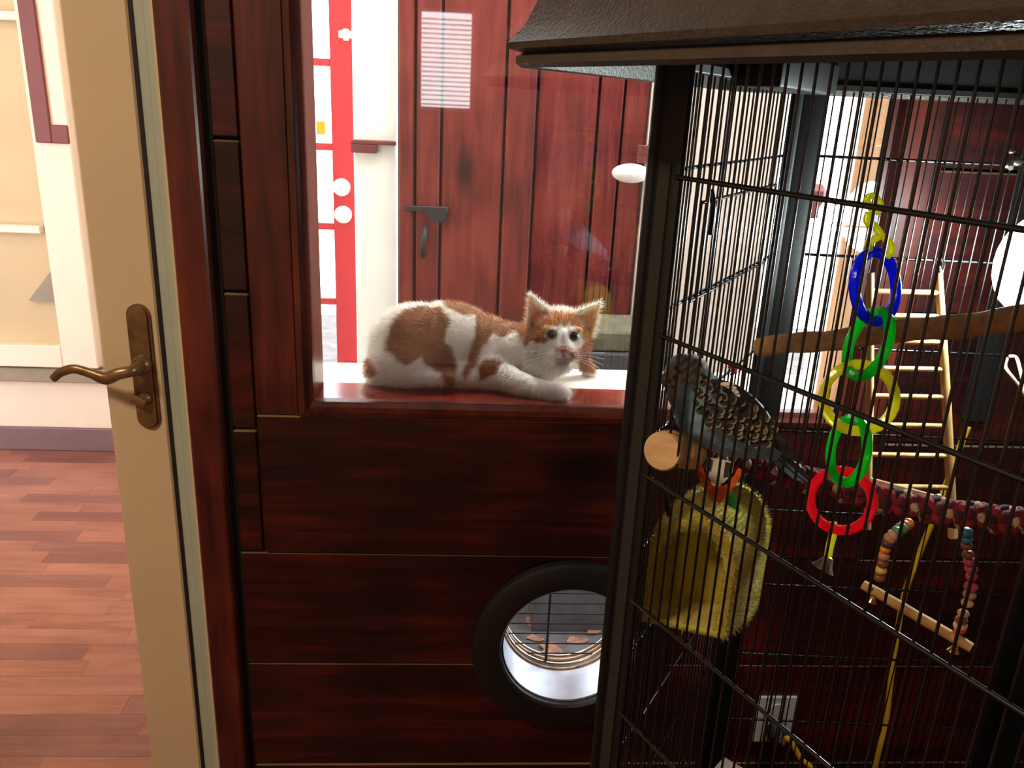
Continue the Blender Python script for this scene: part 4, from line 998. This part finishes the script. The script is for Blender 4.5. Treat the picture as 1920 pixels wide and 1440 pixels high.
# ------------------------------------------------------------------ budgerigar
BY = 0.685
def b3(px, py, dy=0.0): return at(px, py, BY+dy)
ub = 0.00047
bd = thing('budgerigar', b3(1370, 850), 'blue budgerigar with black-scalloped wings perched on the rope by the cage post', 'bird')
b = B()
ell(b, b3(1290, 712, 0.0), (46*ub, 44*ub, 50*ub)); ell(b, b3(1278, 705, -0.002), (34*ub, 34*ub, 44*ub))
limb(b, [b3(1295, 730), b3(1330, 768), b3(1372, 806), b3(1420, 828), b3(1462, 848)], [0.0225, 0.0290, 0.0250, 0.0165, 0.009])
limb(b, [b3(1318, 775, -0.002), b3(1365, 815)], [0.026, 0.021])
ell(b, b3(1258, 704, -0.006), (9*ub, 8*ub, 12*ub))
ell(b, b3(1345, 758, 0.0), (60*ub, 50*ub, 45*ub), b3(1420, 820)-b3(1345, 758))
bm_ = blobmesh('body', b, 0.0018, 6)
P = coords(bm_); X, Yp = pix(P)
nz = np.array([mnoise.noise(Vector(p)*140) for p in P])
BL = np.array([0.27, 0.45, 0.60]); BL2 = np.array([0.10, 0.20, 0.33]); CR = np.array([0.62, 0.50, 0.36]); GR = np.array([0.30, 0.28, 0.26])
C = BL[None]*(0.9+0.3*nz[:, None]) + 0*P
q = sstep(Yp, 800, 850)[:, None]; C = C*(1-0.4*q)+BL2[None]*0.4*q
hd_ = sstep(inpoly(X, Yp, [(1235, 650), (1330, 650), (1345, 690), (1325, 718), (1290, 728), (1240, 690)])+nz*4, -6, 6)[:, None]
bars = (0.5+0.5*np.sin((Yp*0.6+(X-1250)*0.5)*0.62))[:, None]
C = C*(1-hd_)+(GR[None]*0.55+GR[None]*0.9*bars)*hd_
fc = sstep(inpoly(X, Yp, [(1236, 660), (1264, 656), (1272, 690), (1278, 735), (1268, 752), (1245, 735)]), -4, 4)[:, None]
C = C*(1-fc)+CR[None]*fc
for px, py, r_ in ((1266, 708, 4.5), (1262, 726, 3.2), (1268, 690, 4), (1255, 715, 3)):
    d_ = np.hypot(X-px, Yp-py); q = (1-sstep(d_, r_-1.5, r_+1.5))[:, None]; C = C*(1-q)+0.01*q
setcol(bm_, np.clip(C, 0, 1)); M['plume'] = vcol('budgie_plumage', 0.8, 0.2, bump=0.4)
bbody = meshobj('body', bm_, M['plume'], bd)
def surfB(px, py):
    dd = np.hypot(X-px, Yp-py); k = dd < 4
    return float(P[k, 1].min()) if k.any() else BY-0.008
M['featherd'] = plain('black_feather', lin(30, 30, 32), 0.6, var=0.2, scale=90); M['feathere'] = plain('buff_feather_edge', lin(150, 136, 110), 0.7, var=0.3, scale=90); M['featherw'] = plain('white_feather', lin(226, 222, 214), 0.7); M['featherb'] = plain('steel_blue_feather', lin(92, 120, 156), 0.6)
axd = (b3(1480, 860)-b3(1330, 740)).normalized()
def feather(parent, px, py, L, Wd, rot, mats, lift=0.0, name='feather', yfix=None):
    """one scalloped feather: dark blade with a pale rim"""
    y0_ = (yfix if yfix is not None else surfB(px, py))-0.0015-lift
    p = at(px, py, y0_); f = facing(p); d = (Matrix.Rotation(math.radians(rot), 3, f) @ (axd-f*axd.dot(f)).normalized()); s = f.cross(d)
    def ring_(k, off):
        out = []
        for i in range(14):
            a = 2*math.pi*i/14; x = 0.5*L*k*math.cos(a); y = 0.5*Wd*k*math.sin(a)*(1+0.25*math.cos(a))
            out.append(p + d*x + s*y + f*(off-0.9*max(0, -x)*0.15))
        return out
    bb = B(); prism(bb, ring_(1.0, 0.0), f*0.0004); fo_ = obj(name, bb, M[mats[1]], parent)
    bb = B(); q_ = ring_(0.98, 0.0008); prism(bb, [v-d*0.24*L for v in q_], f*0.0003); obj('feather_centre', bb, M[mats[0]], fo_)
wg = None
bb = B(); ell(bb, b3(1385, 775, -0.012), (92*ub, 12*ub, 42*ub), b3(1470, 842)-b3(1330, 715)); wg = obj('wing', bb, M['featherd'], bd, 180)
for r in range(9):
    for c in range(13):
        px = 1300+c*12.5-r*4+RND.uniform(-5, 5); py = 692+c*8.6+r*11.5+RND.uniform(-5, 5)
        if inpoly(np.array([px]), np.array([py]), [(1306, 702), (1345, 688), (1405, 726), (1450, 792), (1474, 832), (1440, 842), (1390, 826), (1330, 800), (1298, 748)])[0] < 0: continue
        if math.hypot(px-1371, py-730) < 17: continue
        g_ = min(1.0, 0.6+c*0.05)
        feather(wg, px, py, 20*ub*g_, 14*ub*g_, RND.uniform(-18, 18), ('featherd', 'feathere'), lift=0.004+0.0005*(13-c), yfix=BY-0.022)
for k in range(4): feather(wg, 1364+5*k, 720+5*k, 24*ub, 7*ub, 40-16*k, ('featherw', 'featherw'), lift=0.011, yfix=BY-0.022)
for k in range(6): feather(wg, 1440+6*k, 800+9*k, (100-4*k)*ub, 11*ub, -6+2.0*k, ('featherd', 'featherd'), lift=0.004-0.0004*k, name='flight_feather', yfix=BY-0.018)
for k in range(3): feather(wg, 1432+8*k, 795+14*k, 52*ub, 17*ub, 8+6*k, ('featherb', 'featherb'), lift=0.002, yfix=BY-0.006)
tl_ = b3(1450, 842, -0.004); te = at(1540, 920, BY-0.03)
for k in range(4):
    o_ = Vector((0, 0, -0.002*k)); bb = B(); tube(bb, [tl_+o_, tl_.lerp(te, 0.5)+o_*1.2, te+o_*0.6-(te-tl_)*0.10*k], [0.0045, 0.0036, 0.0012], 8, flat=0.35); obj('tail_feather', bb, M['featherd' if k % 2 == 0 else 'featherb'], bd, 60)
M['beak'] = plain('horn_beak', lin(206, 170, 110), 0.35)
bb = B(); tube(bb, smooth_path([b3(1254, 700, -0.012), b3(1246, 708, -0.016), b3(1248, 722, -0.013)], 8), [0.0042, 0.0040, 0.0036, 0.003, 0.0026, 0.002, 0.0016, 0.0012, 0.0008][:9] if False else 0.003, 8); obj('beak', bb, M['beak'], bd, 180)
bb = B(); ell(bb, b3(1272, 696, -0.0165), (0.0022,)*3, sub=2); obj('eye', bb, M['pupil'], bd, 180)
M['foot'] = plain('orange_pink_foot', lin(224, 150, 60), 0.6)
for px in (1313, 1360):
    py = 806 if px == 1313 else 838
    for k in range(3):
        bb = B(); tube(bb, smooth_path([b3(px+k*5, py-8, -0.002), b3(px+3+k*5, py+3, -0.012), b3(px+4+k*5, py+16, -0.013)], 8), 0.0014, 6); obj('toe', bb, M['foot'], bd, 180)

# ------------------------------------------------------------------ fuzzy yellow hut
hw_, hd2 = hd(112), hd(37)
HB = at(1279, 1182, 0.662)
hut = thing('snuggle_hut', HB, 'fuzzy yellow fabric bird hut hanging in the cage below the bird', 'bird hut')
def arch(n, wdt, hgt):
    pts = []
    for i in range(n+1):
        t = i/n
        if t < 0.28: pts.append((-wdt, hgt*0.62*t/0.28))
        elif t > 0.72: pts.append((wdt, hgt*0.62*(1-t)/0.28))
        else:
            a = math.pi*(1-(t-0.28)/0.44); pts.append((wdt*math.cos(a), hgt*0.62+hgt*0.38*math.sin(a)))
    return pts
def hutp(a, z, d): return HB + hw_*a + Vector((0, 0, z)) + hd2*d
b = B(); NA, ND = 36, 14
HW, HH, HL = 0.0385, 0.118, 0.100
def shell(wd, hg, d0, d1, bulge):
    rings = []
    for j in range(ND+1):
        t = j/ND; s = 1+bulge*math.sin(math.pi*t)
        rings.append([b.verts.new(hutp(a*s, z*(1+bulge*0.3*math.sin(math.pi*t)), d0+(d1-d0)*t)) for a, z in arch(NA, wd, hg)])
    return rings
ro = shell(HW, HH, 0, HL, 0.20); ri = shell(HW-0.008, HH-0.009, 0, HL*0.5, 0.10)
for R_ in ri:
    for v in R_: v.co.z += 0.007*max(0, 1-(v.co.z-HB.z)/0.03)
for R_ in (ro, ri):
    for j in range(ND):
        for i in range(NA): b.faces.new((R_[j][i], R_[j][i+1], R_[j+1][i+1], R_[j+1][i]))
        b.faces.new((R_[j][NA], R_[j][0], R_[j+1][0], R_[j+1][NA]))
for i in range(NA): b.faces.new((ro[0][i], ro[0][i+1], ri[0][i+1], ri[0][i]))
b.faces.new((ro[0][NA], ro[0][0], ri[0][0], ri[0][NA])); b.faces.new(ro[-1]); b.faces.new(ri[-1][::-1])
bmesh.ops.recalc_face_normals(b, faces=b.faces[:])
bmesh.ops.subdivide_edges(b, edges=b.edges[:], cuts=1, use_grid_fill=True)
me = bpy.data.meshes.new('cover'); b.to_mesh(me); b.free(); me.shade_smooth()
P = coords(me); nz = np.array([mnoise.noise(Vector(p)*45) for p in P])
YC = np.array([0.62, 0.55, 0.06]); YD_ = np.array([0.56, 0.40, 0.04]); q = np.clip(0.5+nz, 0, 1)[:, None]
setcol(me, np.clip(YC[None]*q+YD_[None]*(1-q), 0, 1)); M['plush'] = vcol('yellow_plush', 0.95, 0.5, sub=0.4, bump=0.8)
cv = meshobj('cover', me, M['plush'], hut)
fuzz('pile', me, M['plush'], cv, 26000, 0.0045, 0.0007, (0, 0, 0), 5, 0.0)
sp0 = hutp(0, HH, HL*0.75)
b = B(); tube(b, smooth_path([sp0, sp0+Vector((0, 0, 0.012)), sp0+Vector((0.004, 0.002, 0.03)), sp0+Vector((0.02, 0.01, 0.05))], 12), 0.006, 8); obj('hanging_strap', b, M['plush'], hut, 180)
b = B(); tube(b, smooth_path([at(1234, 902, 0.655), at(1243, 914, 0.660), at(1249, 934, 0.664), at(1255, 966, 0.668)], 12), 0.0026, 8); obj('clip', b, M['blackpl'], hut, 180)

# orange felt toy hanging between the rope and the hut
OY = 0.676
M['felt'] = plain('orange_felt', lin(236, 96, 24), 0.95, var=0.25, scale=120, bump=0.8); M['feltw'] = plain('white_felt', lin(216, 216, 204), 0.95); M['feltg'] = plain('green_felt', lin(40, 130, 50), 0.9, bump=0.5)
of = thing('felt_toy', at(1345, 945, OY), 'orange felt bird toy with white centre and green leaf above the yellow hut', 'bird toy')
p = at(1343, 888, OY); f = facing(p); ua = 0.00046
sdx = Vector((0, 0, 1)).cross(f).normalized(); upv = f.cross(sdx)
def flat_shape(pts, th): bb = B(); prism(bb, [p+sdx*x*ua-upv*y*ua for x, y in pts], f*th); return bb
crescent = [(-45, -22), (-38, -4), (-30, 18), (-14, 40), (0, 56), (8, 52), (14, 58), (22, 42), (34, 24), (44, 4), (50, -14), (40, -18), (34, -2), (24, 16), (10, 26), (-4, 24), (-18, 10), (-28, -8), (-34, -26)]
obj('petal', flat_shape(crescent, 0.006), M['felt'], of, None)
obj('centre', flat_shape([(-26, -30), (30, -28), (30, -6), (18, 14), (6, 22), (-6, 18), (-18, 4)], 0.003), M['feltw'], of)
obj('centre_mark', flat_shape([(-26, -28), (-10, -26), (-12, -2), (-20, -6)], 0.0045), M['featherd'], of); obj('centre_mark', flat_shape([(14, -26), (28, -24), (22, 2), (14, 6)], 0.0045), M['featherd'], of)
obj('leaf', flat_shape([(24, 44), (36, 30), (46, 44), (54, 66), (40, 62), (26, 56)], 0.004), M['feltg'], of)
b = B(); tube(b, [p+upv*0.01, p+upv*0.04], 0.0012, 6); obj('cord', b, M['twine'], of)
